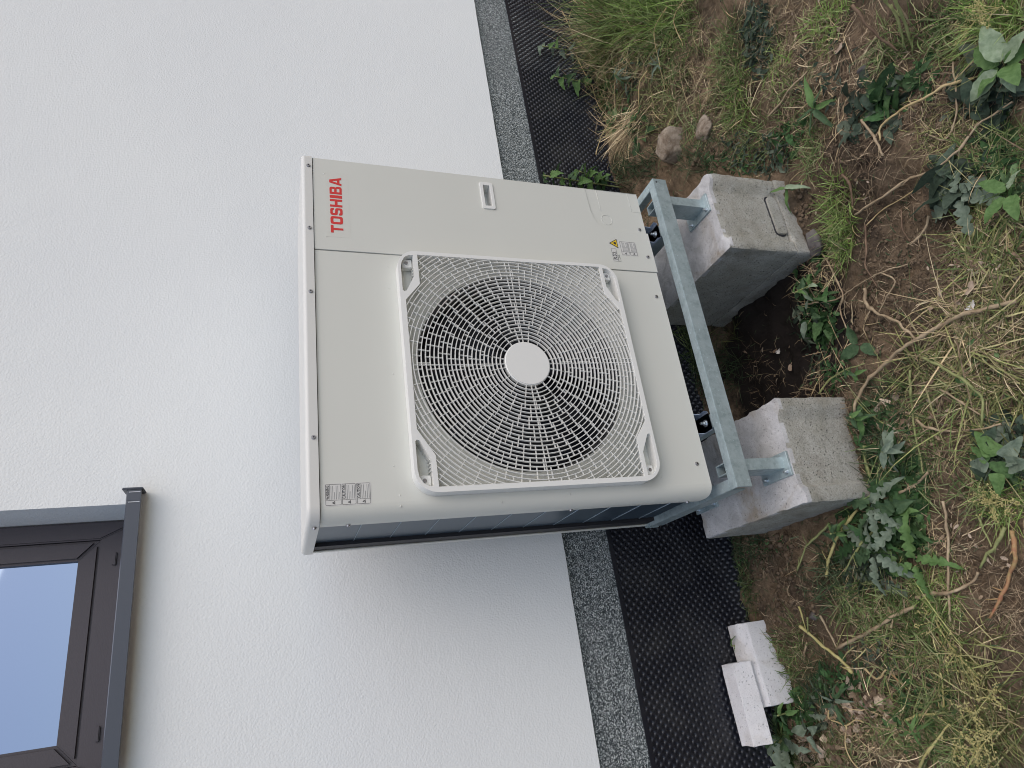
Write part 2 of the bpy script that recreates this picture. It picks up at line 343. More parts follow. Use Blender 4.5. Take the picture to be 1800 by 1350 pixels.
def blocked(x, y, pad=0.008):
    b = y > 0.578
    for x0, x1, y0, y1 in BLOCKS: b = b | ((x > x0-pad) & (x < x1+pad) & (y > y0-pad) & (y < y1+pad))
    return b
def axis(f0, f1, st, lo, hi):
    a = list(np.arange(f0, f1, st)); s = st; x = f0; left = []
    while x > lo: s *= 1.35; x -= s; left.append(x)
    s = st; x = a[-1]; right = []
    while x < hi: s *= 1.35; x += s; right.append(x)
    return np.array(left[::-1]+a+right)
xs = axis(-1.15, 3.0, 0.0125, -60, 60); ys = axis(-1.3, 0.62, 0.0125, -60, 40)
gx, gy = np.meshgrid(xs, ys); gz = hgt(gx, np.minimum(gy, 0.62))
nx, ny = len(xs), len(ys)
idx = np.arange(nx*ny).reshape(ny, nx)
F = np.stack([idx[:-1, :-1], idx[:-1, 1:], idx[1:, 1:], idx[1:, :-1]], -1).reshape(-1, 4)
me = bpy.data.meshes.new('ground'); me.vertices.add(nx*ny); me.vertices.foreach_set('co', np.stack([gx, gy, gz], -1).reshape(-1))
me.loops.add(F.size); me.loops.foreach_set('vertex_index', F.reshape(-1)); me.polygons.add(len(F))
me.polygons.foreach_set('loop_start', np.arange(0, F.size, 4)); me.polygons.foreach_set('loop_total', np.full(len(F), 4)); me.update(); me.validate()
me.polygons.foreach_set('use_smooth', [True]*len(F))
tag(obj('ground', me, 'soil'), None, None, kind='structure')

# ------------------------------------------------------------------ the house wall, plinth, window
WALL_Y, WIN_Y = 0.58, 0.755
WX0, WX1, WZ0, WZ1 = -0.483, 0.217, 1.484, 2.75
house = empty('house_wall', (0.5, 0.62, -0.45), 'white scratch-plastered house wall behind the heat pump', 'wall')
bm = bmesh.new()
lowedge = [(x, 0.2045+0.0012*mnoise.noise(Vector((x*9, 0, 0)))+0.0006*mnoise.noise(Vector((x*60, 3, 0)))) for x in np.arange(-4.5, 7.51, 0.02)]
plate_bm(bm, lowedge+[(7.5, 3.6), (-4.5, 3.6)], [[(WX0, WZ0), (WX0, WZ1), (WX1, WZ1), (WX1, WZ0)]], WALL_Y, WIN_Y+0.06)
obj('plaster', me_bm(bm, 'plaster'), 'plaster', house)
box('plinth', -4.5, 7.5, 0.60, 0.80, -0.75, 0.2035, 'plinth', house)
def ring_frame(name, x0, x1, z0, z1, wl, wr, wb, wt, y0, y1, mt, parent, bev=0.004):
    bm = bmesh.new(); o = [(x0, z0), (x1, z0), (x1, z1), (x0, z1)]; i = [(x0+wl, z0+wb), (x1-wr, z0+wb), (x1-wr, z1-wt), (x0+wl, z1-wt)]
    for k in range(4):              # four mitred bars, with a hair of a joint
        a, b = k, (k+1) % 4; q = [o[a], o[b], i[b], i[a]]; c = (sum(p[0] for p in q)/4, sum(p[1] for p in q)/4)
        q = [(p[0]+(c[0]-p[0])*0.0012, p[1]+(c[1]-p[1])*0.0012) for p in q]; plate_bm(bm, q, [], y0, y1)
    bmesh.ops.recalc_face_normals(bm, faces=bm.faces)
    ed = [e for e in bm.edges if len(e.link_faces) == 2 and e.calc_face_angle(0) > R(50) and abs(e.verts[0].co.y-y0) < 1e-6 and abs(e.verts[1].co.y-y0) < 1e-6]
    bmesh.ops.bevel(bm, geom=ed, offset=bev, segments=2, affect='EDGES')
    return obj(name, me_bm(bm, name, 40), mt, parent)
win = ring_frame('window', WX0+0.002, WX1-0.002, WZ0+0.002, WZ1-0.002, 0.054, 0.054, 0.109, 0.060, WIN_Y, WIN_Y+0.07, 'frame_pvc', house)
win['label'] = 'dark anthracite window frame with a wood grain'
SX0, SX1, SZ0, SZ1 = WX0+0.054, WX1-0.054, WZ0+0.109, WZ1-0.060
ring_frame('sash', SX0+0.003, SX1-0.003, SZ0+0.003, SZ1-0.003, 0.055, 0.055, 0.052, 0.055, WIN_Y+0.006, WIN_Y+0.075, 'frame_pvc', win, 0.007)
box('pane', SX0+0.045, SX1-0.045, WIN_Y+0.026, WIN_Y+0.032, SZ0+0.044, SZ1-0.045, 'glass', win)
for dx in (0.101, -0.358):
    bm = bmesh.new(); addbox(bm, dx-0.019, dx+0.019, WIN_Y-0.007, WIN_Y+0.001, 1.5475, 1.5595)
    bmesh.ops.bevel(bm, geom=list(bm.edges), offset=0.0025, segments=2, affect='EDGES')
    obj('drain_cap', me_bm(bm, 'drain_cap', 40), 'frame_pvc', win)
# sill: sloping sheet with a front drop, extruded along X
SIL = [(WIN_Y+0.002, 1.5215), (0.5350, 1.4945), (0.5300, 1.4915), (0.5290, 1.4580), (0.5325, 1.4570), (0.5335, 1.4890), (0.5370, 1.4910), (WIN_Y+0.002, 1.5180)]
def extrude_x(prof, x0, x1):
    bm = bmesh.new(); a = [bm.verts.new((x0, p[0], p[1])) for p in prof]; b = [bm.verts.new((x1, p[0], p[1])) for p in prof]; n = len(prof)
    for i in range(n): bm.faces.new((a[i], a[(i+1) % n], b[(i+1) % n], b[i]))
    bm.faces.new(a[::-1]); bm.faces.new(b); return bm
# the sill must clear the plaster opening: it widens only in front of the wall
sill = obj('window_sill', me_bm(extrude_x(SIL, WX0+0.004, WX1-0.004), 'window_sill', 30), 'sill', house)
sill['label'] = 'dark aluminium window sill with scratched end cap'
SILF = [(0.5775, 1.5000), (0.5350, 1.4947), (0.5300, 1.4917), (0.5290, 1.4582), (0.5325, 1.4572), (0.5335, 1.4892), (0.5370, 1.4910), (0.5775, 1.4960)]
obj('sill_front', me_bm(extrude_x(SILF, WX1-0.0035, WX1+0.026), 'sill_front', 30), 'sill', sill)
bm = bmesh.new(); addbox(bm, WX1+0.0265, WX1+0.0325, 0.5255, 0.5785, 1.453, 1.5055); bmesh.ops.bevel(bm, geom=list(bm.edges), offset=0.002, segments=2, affect='EDGES')
obj('end_cap', me_bm(bm, 'end_cap', 40), 'sill', sill)
for sx in (WX1+0.020, WX1-0.008):
    box('scratch', sx-0.0011, sx+0.0007, 0.5283, 0.5289, 1.460, 1.488, 'scratch', sill)

# ------------------------------------------------------------------ dimple membrane
def membrane():
    V = []; F = []; P2 = 0.0283; NS = 8
    x0, x1, z0, z1 = -1.6, 3.6, -0.56, 0.03
    nxm = int((x1-x0)/(P2/2)); nzm = int((z1-z0)/(P2/2)); y = 0.594
    # lattice rotated by 45 degrees: each diamond cell carries one dent
    def wav(x, z): return y+0.0022*math.sin(x*3.1)+0.002*mnoise.noise(Vector((x*2.2, z*2.5, 0)))-(0.012*max(0, (-0.36-z)/0.12)**2 if z < -0.36 else 0)
    vid = {}
    def vert(x, z, dy=0.0):
        k = (round(x, 5), round(z, 5), round(dy, 5))
        if k not in vid: vid[k] = len(V); V.append((x, wav(x, z)+dy, z))
        return vid[k]
    h = P2/2
    for i in range(nxm):
        for j in range(nzm):
            if (i+j) % 2: continue
            cx, cz = x0+i*h, z1-h-j*h
            if cz < z0: continue
            d = [(cx+h, cz), (cx+h/2, cz+h/2), (cx, cz+h), (cx-h/2, cz+h/2), (cx-h, cz), (cx-h/2, cz-h/2), (cx, cz-h), (cx+h/2, cz-h/2)]
            D = [vert(*p) for p in d]; r1 = 0.0074; r2 = 0.0048
            A = [vert(cx+r1*math.cos(2*math.pi*k/8), cz+r1*math.sin(2*math.pi*k/8), 0.0002) for k in range(8)]
            B = [vert(cx+r2*math.cos(2*math.pi*k/8), cz+r2*math.sin(2*math.pi*k/8), 0.0048) for k in range(8)]
            for k in range(8):
                F.append((D[k], D[(k+1) % 8], A[(k+1) % 8], A[k])); F.append((A[k], A[(k+1) % 8], B[(k+1) % 8], B[k]))
            F.append(tuple(B))
    me = me_py('dimple_membrane', V, F); shade(me, 60); return me
mem = empty('dimple_membrane', (1.0, 0.594, -0.45), 'black dimpled drainage sheet covering the foot of the house wall', 'membrane')
obj('dimpled_sheet', membrane(), 'membrane', mem)
V = []; F = []
for i, x in enumerate(np.arange(-1.6, 3.61, 0.05)):      # the rolled upper edge of the sheet
    z = 0.030+0.006*mnoise.noise(Vector((x*1.5, 7, 0)))
    y = 0.594+0.0022*math.sin(x*3.1)+0.002*mnoise.noise(Vector((x*2.2, 0.03*2.5, 0)))
    V += [(x, y-0.0005, 0.016), (x, y-0.0005, z), (x, y+0.0028, z), (x, y+0.0028, 0.016)]
    if i:
        a = (i-1)*4; b = i*4
        for k in range(3): F.append((a+k, a+k+1, b+k+1, b+k))
obj('top_edge', me_py('top_edge', V, F, False), 'membrane', mem)

# ------------------------------------------------------------------ concrete blocks
def rough_prism(prof, z0, z1, seed, amp=0.0022, st=0.014, dome=0.0):
    """vertical prism over an XY outline, its skin cut into small cells and roughened"""
    pts = []
    n = len(prof)
    for i in range(n):
        a = Vector(prof[i]); b = Vector(prof[(i+1) % n]); k = max(1, int((b-a).length/st))
        pts += [a.lerp(b, t/k) for t in range(k)]
    nz = max(2, int((z1-z0)/st)); V = []; F = []; m_ = len(pts)
    for j in range(nz+1):
        for p in pts: V.append(Vector((p.x, p.y, z0+(z1-z0)*j/nz)))
    for j in range(nz):
        for i in range(m_): F.append((j*m_+i, j*m_+(i+1) % m_, (j+1)*m_+(i+1) % m_, (j+1)*m_+i))
    me = me_py('block', V, F, False); bm = bmesh.new(); bm.from_mesh(me)
    for zi in (nz, 0):
        bm.verts.ensure_lookup_table(); loop = [bm.verts[zi*m_+i] for i in range(m_)]
        f = bm.faces.new(loop)
        if zi == nz:
            r = bmesh.ops.triangulate(bm, faces=[f]); r = bmesh.ops.subdivide_edges(bm, edges=[e for e in set(e for ff in r['faces'] for e in ff.edges) if e.calc_length() > 0.05], cuts=5, use_grid_fill=True)
    bmesh.ops.recalc_face_normals(bm, faces=bm.faces); bm.normal_update()
    cx = sum(p.x for p in pts)/m_; cy = sum(p.y for p in pts)/m_
    for v in bm.verts:
        q = v.co*38+Vector((seed*9.1, 0, 0)); d = amp*mnoise.fractal(q, 0.8, 2.2, 4)+amp*0.7*mnoise.noise(v.co*190)
        ec = 0.0
        if v.co.z > z1-1e-4 and any(len(e.link_faces) == 2 and e.calc_face_angle(0) > 0.6 for e in v.link_edges):
            ec = 0.0065*max(0, 0.4+mnoise.noise(v.co*55+Vector((seed, 3, 0))))
        nn = v.normal.copy(); v.co += nn*(d-ec)
    bmesh.ops.triangulate(bm, faces=[f for f in bm.faces if len(f.verts) > 4])
    return me_bm(bm, 'block', 45)
def block_prof(x0, x1, y0, y1, rec=0.010):
    w = 0.04; return [(x0, y0+0.004), (x0+0.005, y0), (x0+w, y0), (x0+w+0.012, y0+rec), (x1-w-0.016, y0+rec), (x1-w+0.004, y0), (x1-0.005, y0), (x1, y0+0.004), (x1, y1), (x0, y1)]
def two_tone(me, ztop):
    me.materials.append(M['concrete']); me.materials.append(M['mortar'])
    for p in me.polygons:
        if (p.normal.z > 0.6 and p.center.z > ztop-0.012) or p.center.z > ztop-0.010-0.012*mnoise.noise(p.center*28): p.material_index = 1
    return me
BT = -0.2255
ob = obj('concrete_block', two_tone(rough_prism(block_prof(0.757, 1.053, -0.094, 0.40, 0.015), -0.4865, BT, 1), BT), None)
tag(ob, 'grey shuttering block with a slotted front, carrying the right leg of the steel frame', 'concrete block')
ob2 = obj('concrete_block', two_tone(rough_prism(block_prof(0.755, 1.056, -0.098, 0.40, 0.006), -0.66, -0.4888, 5), -0.4), None)
tag(ob2, 'half buried lower concrete block under the slotted block on the right', 'concrete block')
pl = plate('plug', rrect(0.835, 0.985, -0.4855, -0.446, 0.014), [], -0.0875, -0.06, 'concrete', ob, 0.004)
plate('plug_gap_shade', rrect(0.829, 0.990, -0.4862, -0.440, 0.017), [], -0.0802, -0.07, 'screw_dark', ob)  # flat dark plate: shade of the gap round the plug, painted as colour
ob3 = obj('concrete_block', two_tone(rough_prism(block_prof(-0.05, 0.252, -0.082, 0.40, 0.015), -0.60, BT, 2), BT), None)
tag(ob3, 'yellowish grey concrete block carrying the left corner of the steel frame', 'concrete block')

# ------------------------------------------------------------------ galvanised support frame
FT = -0.042; FX0, FX1, FY0, FY1 = 0.010, 1.042, -0.047, 0.455
fr = empty('support_frame', (0.525, 0.2, BT), 'galvanised steel support frame with square legs under the heat pump', 'frame')
def angle_x(name, x0, x1, yo, yi, zt, zb, t, parent):        # L section along X: upright leg at yo, flat leg to yi
    s = 1 if yi > yo else -1
    prof = [(yo, zb), (yo, zt), (yi, zt), (yi, zt-t), (yo+s*t, zt-t), (yo+s*t, zb)]
    bm = extrude_x(prof, x0, x1); bmesh.ops.recalc_face_normals(bm, faces=bm.faces)
    bmesh.ops.bevel(bm, geom=[e for e in bm.edges if e.calc_face_angle(0) > 1], offset=0.0012, segments=2, affect='EDGES')
    return obj(name, me_bm(bm, name, 40), 'galv', parent)
def angle_y(name, y0, y1, xo, xi, zt, zb, t, parent):
    s = 1 if xi > xo else -1
    prof = [(xo, zb), (xo, zt), (xi, zt), (xi, zt-t), (xo+s*t, zt-t), (xo+s*t, zb)]
    bm = bmesh.new(); a = [bm.verts.new((p[0], y0, p[1])) for p in prof]; b = [bm.verts.new((p[0], y1, p[1])) for p in prof]; n = 6
    for i in range(n): bm.faces.new((a[i], a[(i+1) % n], b[(i+1) % n], b[i]))
    bm.faces.new(a[::-1]); bm.faces.new(b); bmesh.ops.recalc_face_normals(bm, faces=bm.faces)
    bmesh.ops.bevel(bm, geom=[e for e in bm.edges if e.calc_face_angle(0) > 1], offset=0.0012, segments=2, affect='EDGES')
    return obj(name, me_bm(bm, name, 40), 'galv', parent)
rail = angle_x('front_rail', FX0, FX1, FY0, FY0+0.030, FT, FT-0.050, 0.004, fr)
bm = bmesh.new(); cyl(bm, (FX1-0.014, FY0-0.0006, FT-0.012), (0, 1, 0), 0.0032, 0.003, 12); obj('drain_hole', me_bm(bm, 'hole'), 'screw_dark', rail)
angle_x('back_rail', FX0, FX1, FY1, FY1-0.030, FT, FT-0.050, 0.004, fr)
angle_y('side_rail', FY0+0.0305, FY1-0.0305, FX0, FX0+0.030, FT, FT-0.050, 0.004, fr)
angle_y('side_rail', FY0+0.0305, FY1-0.0305, FX1, FX1-0.030, FT, FT-0.050, 0.004, fr)
def leg(x0, y0):
    x1, y1 = x0+0.032, y0+0.068; t = 0.003; z0, z1 = BT+0.0065, FT-0.0045
    bm = bmesh.new()
    o = [(x0, y0), (x1, y0), (x1, y1), (x0, y1)]; i = [(x0+t, y0+t), (x1-t, y0+t), (x1-t, y1-t), (x0+t, y1-t)]
    vo = [[bm.verts.new((p[0], p[1], z)) for p in o] for z in (z0, z1)]; vi = [[bm.verts.new((p[0], p[1], z)) for p in i] for z in (z0, z1)]
    for k in range(4):
        n = (k+1) % 4
        bm.faces.new((vo[0][k], vo[0][n], vo[1][n], vo[1][k])); bm.faces.new((vi[0][n], vi[0][k], vi[1][k], vi[1][n]))
        bm.faces.new((vo[1][k], vo[1][n], vi[1][n], vi[1][k])); bm.faces.new((vo[0][n], vo[0][k], vi[0][k], vi[0][n]))
    bmesh.ops.recalc_face_normals(bm, faces=bm.faces)
    bmesh.ops.bevel(bm, geom=[e for e in bm.edges if abs(e.verts[0].co.z-e.verts[1].co.z) > 0.05 and e.verts[0].co.to_2d()[:] in [tuple(p) for p in o]], offset=0.003, segments=2, affect='EDGES')
    l = obj('leg', me_bm(bm, 'leg', 40), 'galv', fr)
    box('base_plate', x0-0.024, x1+0.012, y0-0.020, y1+0.032, BT-0.001, BT+0.0065, 'galv', l, 0.0008, 1)
    for (bx, by) in ((x0-0.012, y1+0.012), (x0-0.012, y0-0.006)):
        bm = bmesh.new(); cyl(bm, (bx, by, BT+0.0062), (0, 0, 1), 0.0065, 0.0022, 16); cyl(bm, (bx, by, BT+0.0082), (0, 0, 1), 0.0048, 0.0055, 6); cyl(bm, (bx, by, BT+0.0135), (0, 0, 1), 0.003, 0.007, 10)
        obj('anchor_bolt', me_bm(bm, 'anchor_bolt', 40), 'bolt', l)
for x0 in (0.056, 0.947):
    for y0 in (-0.042, 0.310): leg(x0, y0)
# cross bars under the feet of the unit
for cx in (0.211, 0.860):
    box('cross_bar', cx-0.020, cx+0.020, FY0+0.0305, FY1-0.0305, FT-0.042, FT-0.002, 'galv', fr, 0.002)

# ------------------------------------------------------------------ heat pump
UW, UD, H1 = 1.010, 0.36, 1.0155
hp = empty('heat_pump', (0.505, 0.18, FT), 'cream outdoor heat pump with a large round fan grille and red logo', 'heat pump')
FCX, FCZ, FR = 0.3725, 0.491, 0.284
# front cover: flat sheet with fan hole, rounded left corner and a short return along the side
bm = bmesh.new(); RC = 0.036; SEAM = 0.7052
plate_bm(bm, [(RC, 0.0), (SEAM, 0.0), (SEAM, H1-0.001), (RC, H1-0.001)], [circle(FCX, FCZ, FR, 96)], 0.0, 0.004)
arc = [(RC-RC*math.sin(R(90*k/10)), RC-RC*math.cos(R(90*k/10))) for k in range(11)]+[(0.0, 0.0475)]
top = []; bot = []
for k, (ax, ay) in enumerate(arc):
    s = k/(len(arc)-1); top.append(bm.verts.new((ax, ay, H1-0.001))); bot.append(bm.verts.new((ax, ay, 0.022*s**2.2)))
for k in range(len(arc)-1): bm.faces.new((bot[k], top[k], top[k+1], bot[k+1]))
bmesh.ops.remove_doubles(bm, verts=bm.verts, dist=1e-5)
front = obj('front_cover', me_bm(bm, 'front_cover', 30), 'cream', hp)
# service panel with the cut-out for the pipe cover and handle
cut = [(0.8525, 0.0)]+[(0.8525, 0.10), (0.8535, 0.128), (0.860, 0.150), (0.875, 0.167), (0.896, 0.178), (0.92, 0.183)]+[(UW-0.003, 0.188)]
outer = [(SEAM+0.0022, -0.004)]+[(0.8525, -0.004)]+cut[1:]+[(UW-0.003, H1-0.001), (SEAM+0.0022, H1-0.001)]
sp_ = plate('service_panel', outer, [rrect(0.897, 0.976, 0.5085, 0.5325, 0.003, 2)], -0.0025, 0.004, 'cream', hp, 0.0016)
plate('handle_frame', rrect(0.888, 0.985, 0.5005, 0.5405, 0.006, 4), [rrect(0.8985, 0.9745, 0.510, 0.531, 0.003, 4)], -0.0062, -0.0027, 'plastic', sp_, 0.0012)
bm = bmesh.new(); x0, x1, z0, z1 = 0.8975, 0.9755, 0.509, 0.532
v = addbox(bm, x0, x1, -0.0024, 0.034, z0, z1); bm.faces.remove([f for f in bm.faces if all(abs(q.co.y+0.0024) < 1e-6 for q in f.verts)][0])
obj('handle_pocket', me_bm(bm, 'handle_pocket'), 'plastic', sp_)
pc = plate('pipe_cover', [(0.8535, 0.0)]+[(a+0.0012, b-0.0012) for a, b in cut[1:]]+[(UW-0.003, 0.0)], [], 0.0005, 0.004, 'cream', hp, 0.0005)
V, F = tube_mesh([(0.893+0.0185*math.cos(2*math.pi*k/32), 0.0003, 0.1325+0.0185*math.sin(2*math.pi*k/32)) for k in range(33)], 0.0009, 5, 0, 0); obj('knockout_ring', me_py('ring', V, F), 'cream', pc)
for pts in ([(0.925, 0.0003, 0.146), (1.006, 0.0003, 0.148)], [(0.935, 0.0003, 0.034), (1.006, 0.0003, 0.036)], [(0.935, 0.0003, 0.034), (0.934, 0.0003, 0.0)]):
    V, F = tube_mesh(pts, 0.0008, 5, 0, 0); obj('knockout_line', me_py('line', V, F), 'cream', pc)
# right side, back post, base pan, dark inside
box('side_panel', UW-0.0025, UW, 0.0, UD, 0.0, H1, 'cream', hp, 0.001, 1)
bk = box('back_post', 0.0, 0.030, UD-0.0035, UD, 0.016, H1, 'cream', hp, 0.001, 1); box('post_flange', 0.0, 0.0025, UD-0.016, UD-0.0036, 0.016, H1, 'cream', bk)
box('base_pan', 0.048, UW-0.004, 0.0055, UD-0.002, 0.004, 0.014, 'galv', hp)
bm = bmesh.new(); addbox(bm, 0.055, 1.0, 0.14, UD-0.015, 0.016, H1-0.002); addbox(bm, 0.7, 1.0, 0.04, 0.139, 0.016, H1-0.002); addbox(bm, 0.698, 0.712, 0.006, 0.0399, 0.016, H1-0.002); addbox(bm, 0.004, 0.054, 0.296, UD-0.0185, 0.016, H1-0.002)
obj('inner_casing', me_bm(bm, 'inner_casing'), 'dark', hp)
# condenser coil on the left side
coil = box('condenser_coil', 0.014, 0.053, 0.03, 0.293, 0.018, H1-0.003, 'coil', hp)
for z in np.arange(0.07, 1.0, 0.094):
    V, F = tube_mesh([(0.0133, 0.032, z), (0.0133, 0.292, z)], 0.0011, 4, 0, 0); obj('guard_wire', me_py('wire', V, F), 'wire', coil)
# lid
bm = bmesh.new(); pr = rrect(-0.004, UW+0.004, -0.0055, UD+0.004, (0.040, 0.010, 0.010, 0.014), 8)
a = [bm.verts.new((x, y, H1+0.0008)) for x, y in pr]; b = [bm.verts.new((x, y, 1.0445)) for x, y in pr]; n = len(pr)
for i in range(n): bm.faces.new((a[i], a[(i+1) % n], b[(i+1) % n], b[i]))
ft = bm.faces.new(b); bm.faces.new(a[::-1]); bmesh.ops.recalc_face_normals(bm, faces=bm.faces)
bmesh.ops.bevel(bm, geom=list(ft.edges), offset=0.010, segments=5, affect='EDGES', profile=0.5)
lid = wnorm(obj('lid', me_bm(bm, 'lid', 40), 'cream_lid', hp))
# bell mouth and fan
bm = bmesh.new(); prev = None
for (r_, y_) in ((FR, 0.0041), (FR-0.006, 0.012), (FR-0.010, 0.03), (FR-0.010, 0.075), (FR-0.002, 0.11)):
    ringv = [bm.verts.new((FCX+r_*math.cos(2*math.pi*k/96), y_, FCZ+r_*math.sin(2*math.pi*k/96))) for k in range(96)]
    if prev:
        for k in range(96): bm.faces.new((prev[k], prev[(k+1) % 96], ringv[(k+1) % 96], ringv[k]))
    prev = ringv
obj('bell_mouth', me_bm(bm, 'bell_mouth', 60), 'bell', hp)
bm = bmesh.new(); cyl(bm, (FCX, 0.045, FCZ), (0, 1, 0), 0.062, 0.085, 32); fan = obj('fan', me_bm(bm, 'fan_hub', 40), 'blade', hp)
for kb in range(3):
    bm = bmesh.new(); a0 = R(196+120*kb); rows = []
    for ir in range(9):
        s = ir/8; r_ = 0.055+s*(0.262-0.055); sp0 = R(-38-14*s); sp1 = R(30+26*s-12*s*s); row = []
        for ia in range(9):
            t = ia/8; an = a0+sp0+(sp1-sp0)*t; y_ = 0.055+0.075*t-0.012*s*math.sin(math.pi*t)
            row.append(bm.verts.new((FCX+r_*math.cos(an), y_, FCZ+r_*math.sin(an))))
        rows.append(row)
    for i in range(8):
        for j in range(8): bm.faces.new((rows[i][j], rows[i][j+1], rows[i+1][j+1], rows[i+1][j]))
    bmesh.ops.solidify(bm, geom=bm.faces, thickness=0.003)
    obj('fan_blade', me_bm(bm, 'fan_blade', 50), 'blade', fan)
# grille: moulded frame with four grip pockets
GY = -0.035
OPEN = [(.197, .796), (.132, .757), (.0565, .756), (.0565, .220), (.160, .219), (.209, .1800), (.546, .1800), (.599, .219), (.6885, .219), (.6875, .756), (.597, .756), (.548, .796)]
def inset_corner(cx, cz, sx, sz):     # pocket outline in the corner; sx, sz point outwards
    p = [(-0.000, -0.030), (-0.062, -0.030), (-0.110, -0.006), (-0.112, 0.0), (-0.108, 0.004)]
    e = [(-0.040, 0.004), (-0.022, 0.001), (-0.008, -0.007), (-0.001, -0.018)]
    return [(cx+sx*a, cz+sz*b) for a, b in p+e]
PK = [inset_corner(0.0590, 0.798, -1, 1), inset_corner(0.685, 0.798, 1, 1), inset_corner(0.0590, 0.179, -1, -1), inset_corner(0.685, 0.179, 1, -1)]
grille = plate('fan_grille', rrect(0.0435, 0.6985, 0.1665, 0.810, (0.055, 0.052, 0.05, 0.055), 10), [OPEN]+PK, GY, -0.0006, 'plastic', hp, 0.0030)
grille['label'] = 'square moulded grille frame with grip pockets in its four corners'
for (cx, cz, sx, sz) in ((0.0590, 0.798, -1, 1), (0.685, 0.798, 1, 1), (0.0590, 0.179, -1, -1), (0.685, 0.179, 1, -1)):
    bm = bmesh.new()
    for k in range(6):
        q = cx-sx*(0.038+0.009*k); addbox(bm, q-0.0008, q+0.0008, GY+0.010, -0.002, min(cz-sz*0.0295, cz-sz*0.0265), max(cz-sz*0.0295, cz-sz*0.0265))
    obj('grip_ribs', me_bm(bm, 'grip_ribs'), 'plastic', grille)
    bm = bmesh.new(); q0, q1 = sorted((cx-sx*0.004, cx-sx*0.030)); w0, w1 = sorted((cz-sz*0.029, cz-sz*0.002)); addbox(bm, q0, q1, -0.020, -0.0012, w0, w1)
    bmesh.ops.bevel(bm, geom=list(bm.edges), offset=0.002, segments=1, affect='EDGES')
    obj('screw_boss', me_bm(bm, 'screw_boss', 40), 'plastic', grille)
    cyl_b = bmesh.new(); cyl(cyl_b, (cx-sx*0.017, -0.0203, cz-sz*0.013), (0, -1, 0), 0.0045, 0.0025, 14); obj('screw', me_bm(cyl_b, 'screw', 40), 'screw', grille)
def inside(poly, x, z):
    c = False; n = len(poly); j = n-1
    for i in range(n):
        xi, zi = poly[i]; xj, zj = poly[j]
        if (zi > z) != (zj > z) and x < (xj-xi)*(z-zi)/(zj-zi)+xi: c = not c
        j = i
    return c
OPG = [(.197, .799), (.132, .761), (.052, .760), (.052, .216), (.160, .216), (.209, .177), (.546, .177), (.599, .216), (.692, .216), (.692, .760), (.597, .760), (.548, .799)]
RING0, RSTEP, NR = 0.0735, 0.0108, 33
for ir in range(NR):
    r_ = RING0+RSTEP*ir; ns = 144; V = []; F = []; t = 0.0012; ya, yb = GY+0.0012, GY+0.0085
    ok = [inside(OPG, FCX+r_*math.cos(2*math.pi*k/ns), FCZ+r_*math.sin(2*math.pi*k/ns)) for k in range(ns)]
    if not any(ok): continue
    for k in range(ns):
        c, s = math.cos(2*math.pi*k/ns), math.sin(2*math.pi*k/ns)
        for (rr, y_) in ((r_-t*0.7, ya), (r_+t*0.7, ya), (r_+t, yb), (r_-t, yb)): V.append((FCX+rr*c, y_, FCZ+rr*s))
    for k in range(ns):
        n = (k+1) % ns
        if ok[k] and ok[n]:
            for q in range(4): F.append((k*4+q, k*4+(q+1) % 4, n*4+(q+1) % 4, n*4+q))
    if not F: continue
    obj('grille_ring', me_py('grille_ring', V, F, False), 'plastic', grille)
def spoke(bm, ang, r0, r1, t=0.0011, y0=GY+0.001, y1=GY+0.0075):
    c, s = math.cos(ang), math.sin(ang); n = max(1, int((r1-r0)/RSTEP+0.5))
    for k in range(n):
        a, b = r0+(r1-r0)*k/n, r0+(r1-r0)*(k+1)/n
        if not (inside(OPG, FCX+a*c, FCZ+a*s) and inside(OPG, FCX+b*c, FCZ+b*s)): continue
        vs = [bm.verts.new((FCX+r_*c+o*s*-1, y, FCZ+r_*s+o*c)) for y in (y0, y1) for (r_, o) in ((a, -t), (b, -t), (b, t), (a, t))]
        for f in ((0, 1, 2, 3), (7, 6, 5, 4), (0, 4, 5, 1), (2, 6, 7, 3)): bm.faces.new([vs[i] for i in f])
for k in range(4):
    bm = bmesh.new(); spoke(bm, R(90*k+1.5), 0.06, 0.44, 0.0007, GY+0.0026, GY+0.0082); obj('grille_spoke', me_bm(bm, 'grille_spoke'), 'plastic', grille)
bm = bmesh.new()
for (i0, i1, cnt, off) in ((-1, 3, 16, 0.5), (2, 5, 24, 0.25), (4, 8, 32, 0.6), (7, 10, 36, 0.3), (9, 13, 40, 0.65), (12, 15, 44, 0.2), (14, 18, 48, 0.55), (17, 20, 48, 0.05), (19, 23, 48, 0.5), (22, 27, 48, 0.0), (26, 34, 48, 0.5)):
    for k in range(cnt):
        spoke(bm, 2*math.pi*(k+off)/cnt, RING0+RSTEP*i0, RING0+RSTEP*i1, 0.00070, GY+0.0026, GY+0.0082)
o = obj('grille_webs', me_bm(bm, 'grille_webs'), 'plastic', grille); o['kind'] = 'stuff'
bm = bmesh.new(); cyl(bm, (FCX, GY+0.013, FCZ), (0, -1, 0), 0.0625, 0.0135, 64)
bmesh.ops.bevel(bm, geom=[e for e in bm.edges if abs(e.verts[0].co.y-(GY-0.0005)) < 1e-4 and abs(e.verts[1].co.y-(GY-0.0005)) < 1e-4], offset=0.0025, segments=3, affect='EDGES')
obj('grille_cap', me_bm(bm, 'grille_cap', 40), 'plastic', grille)
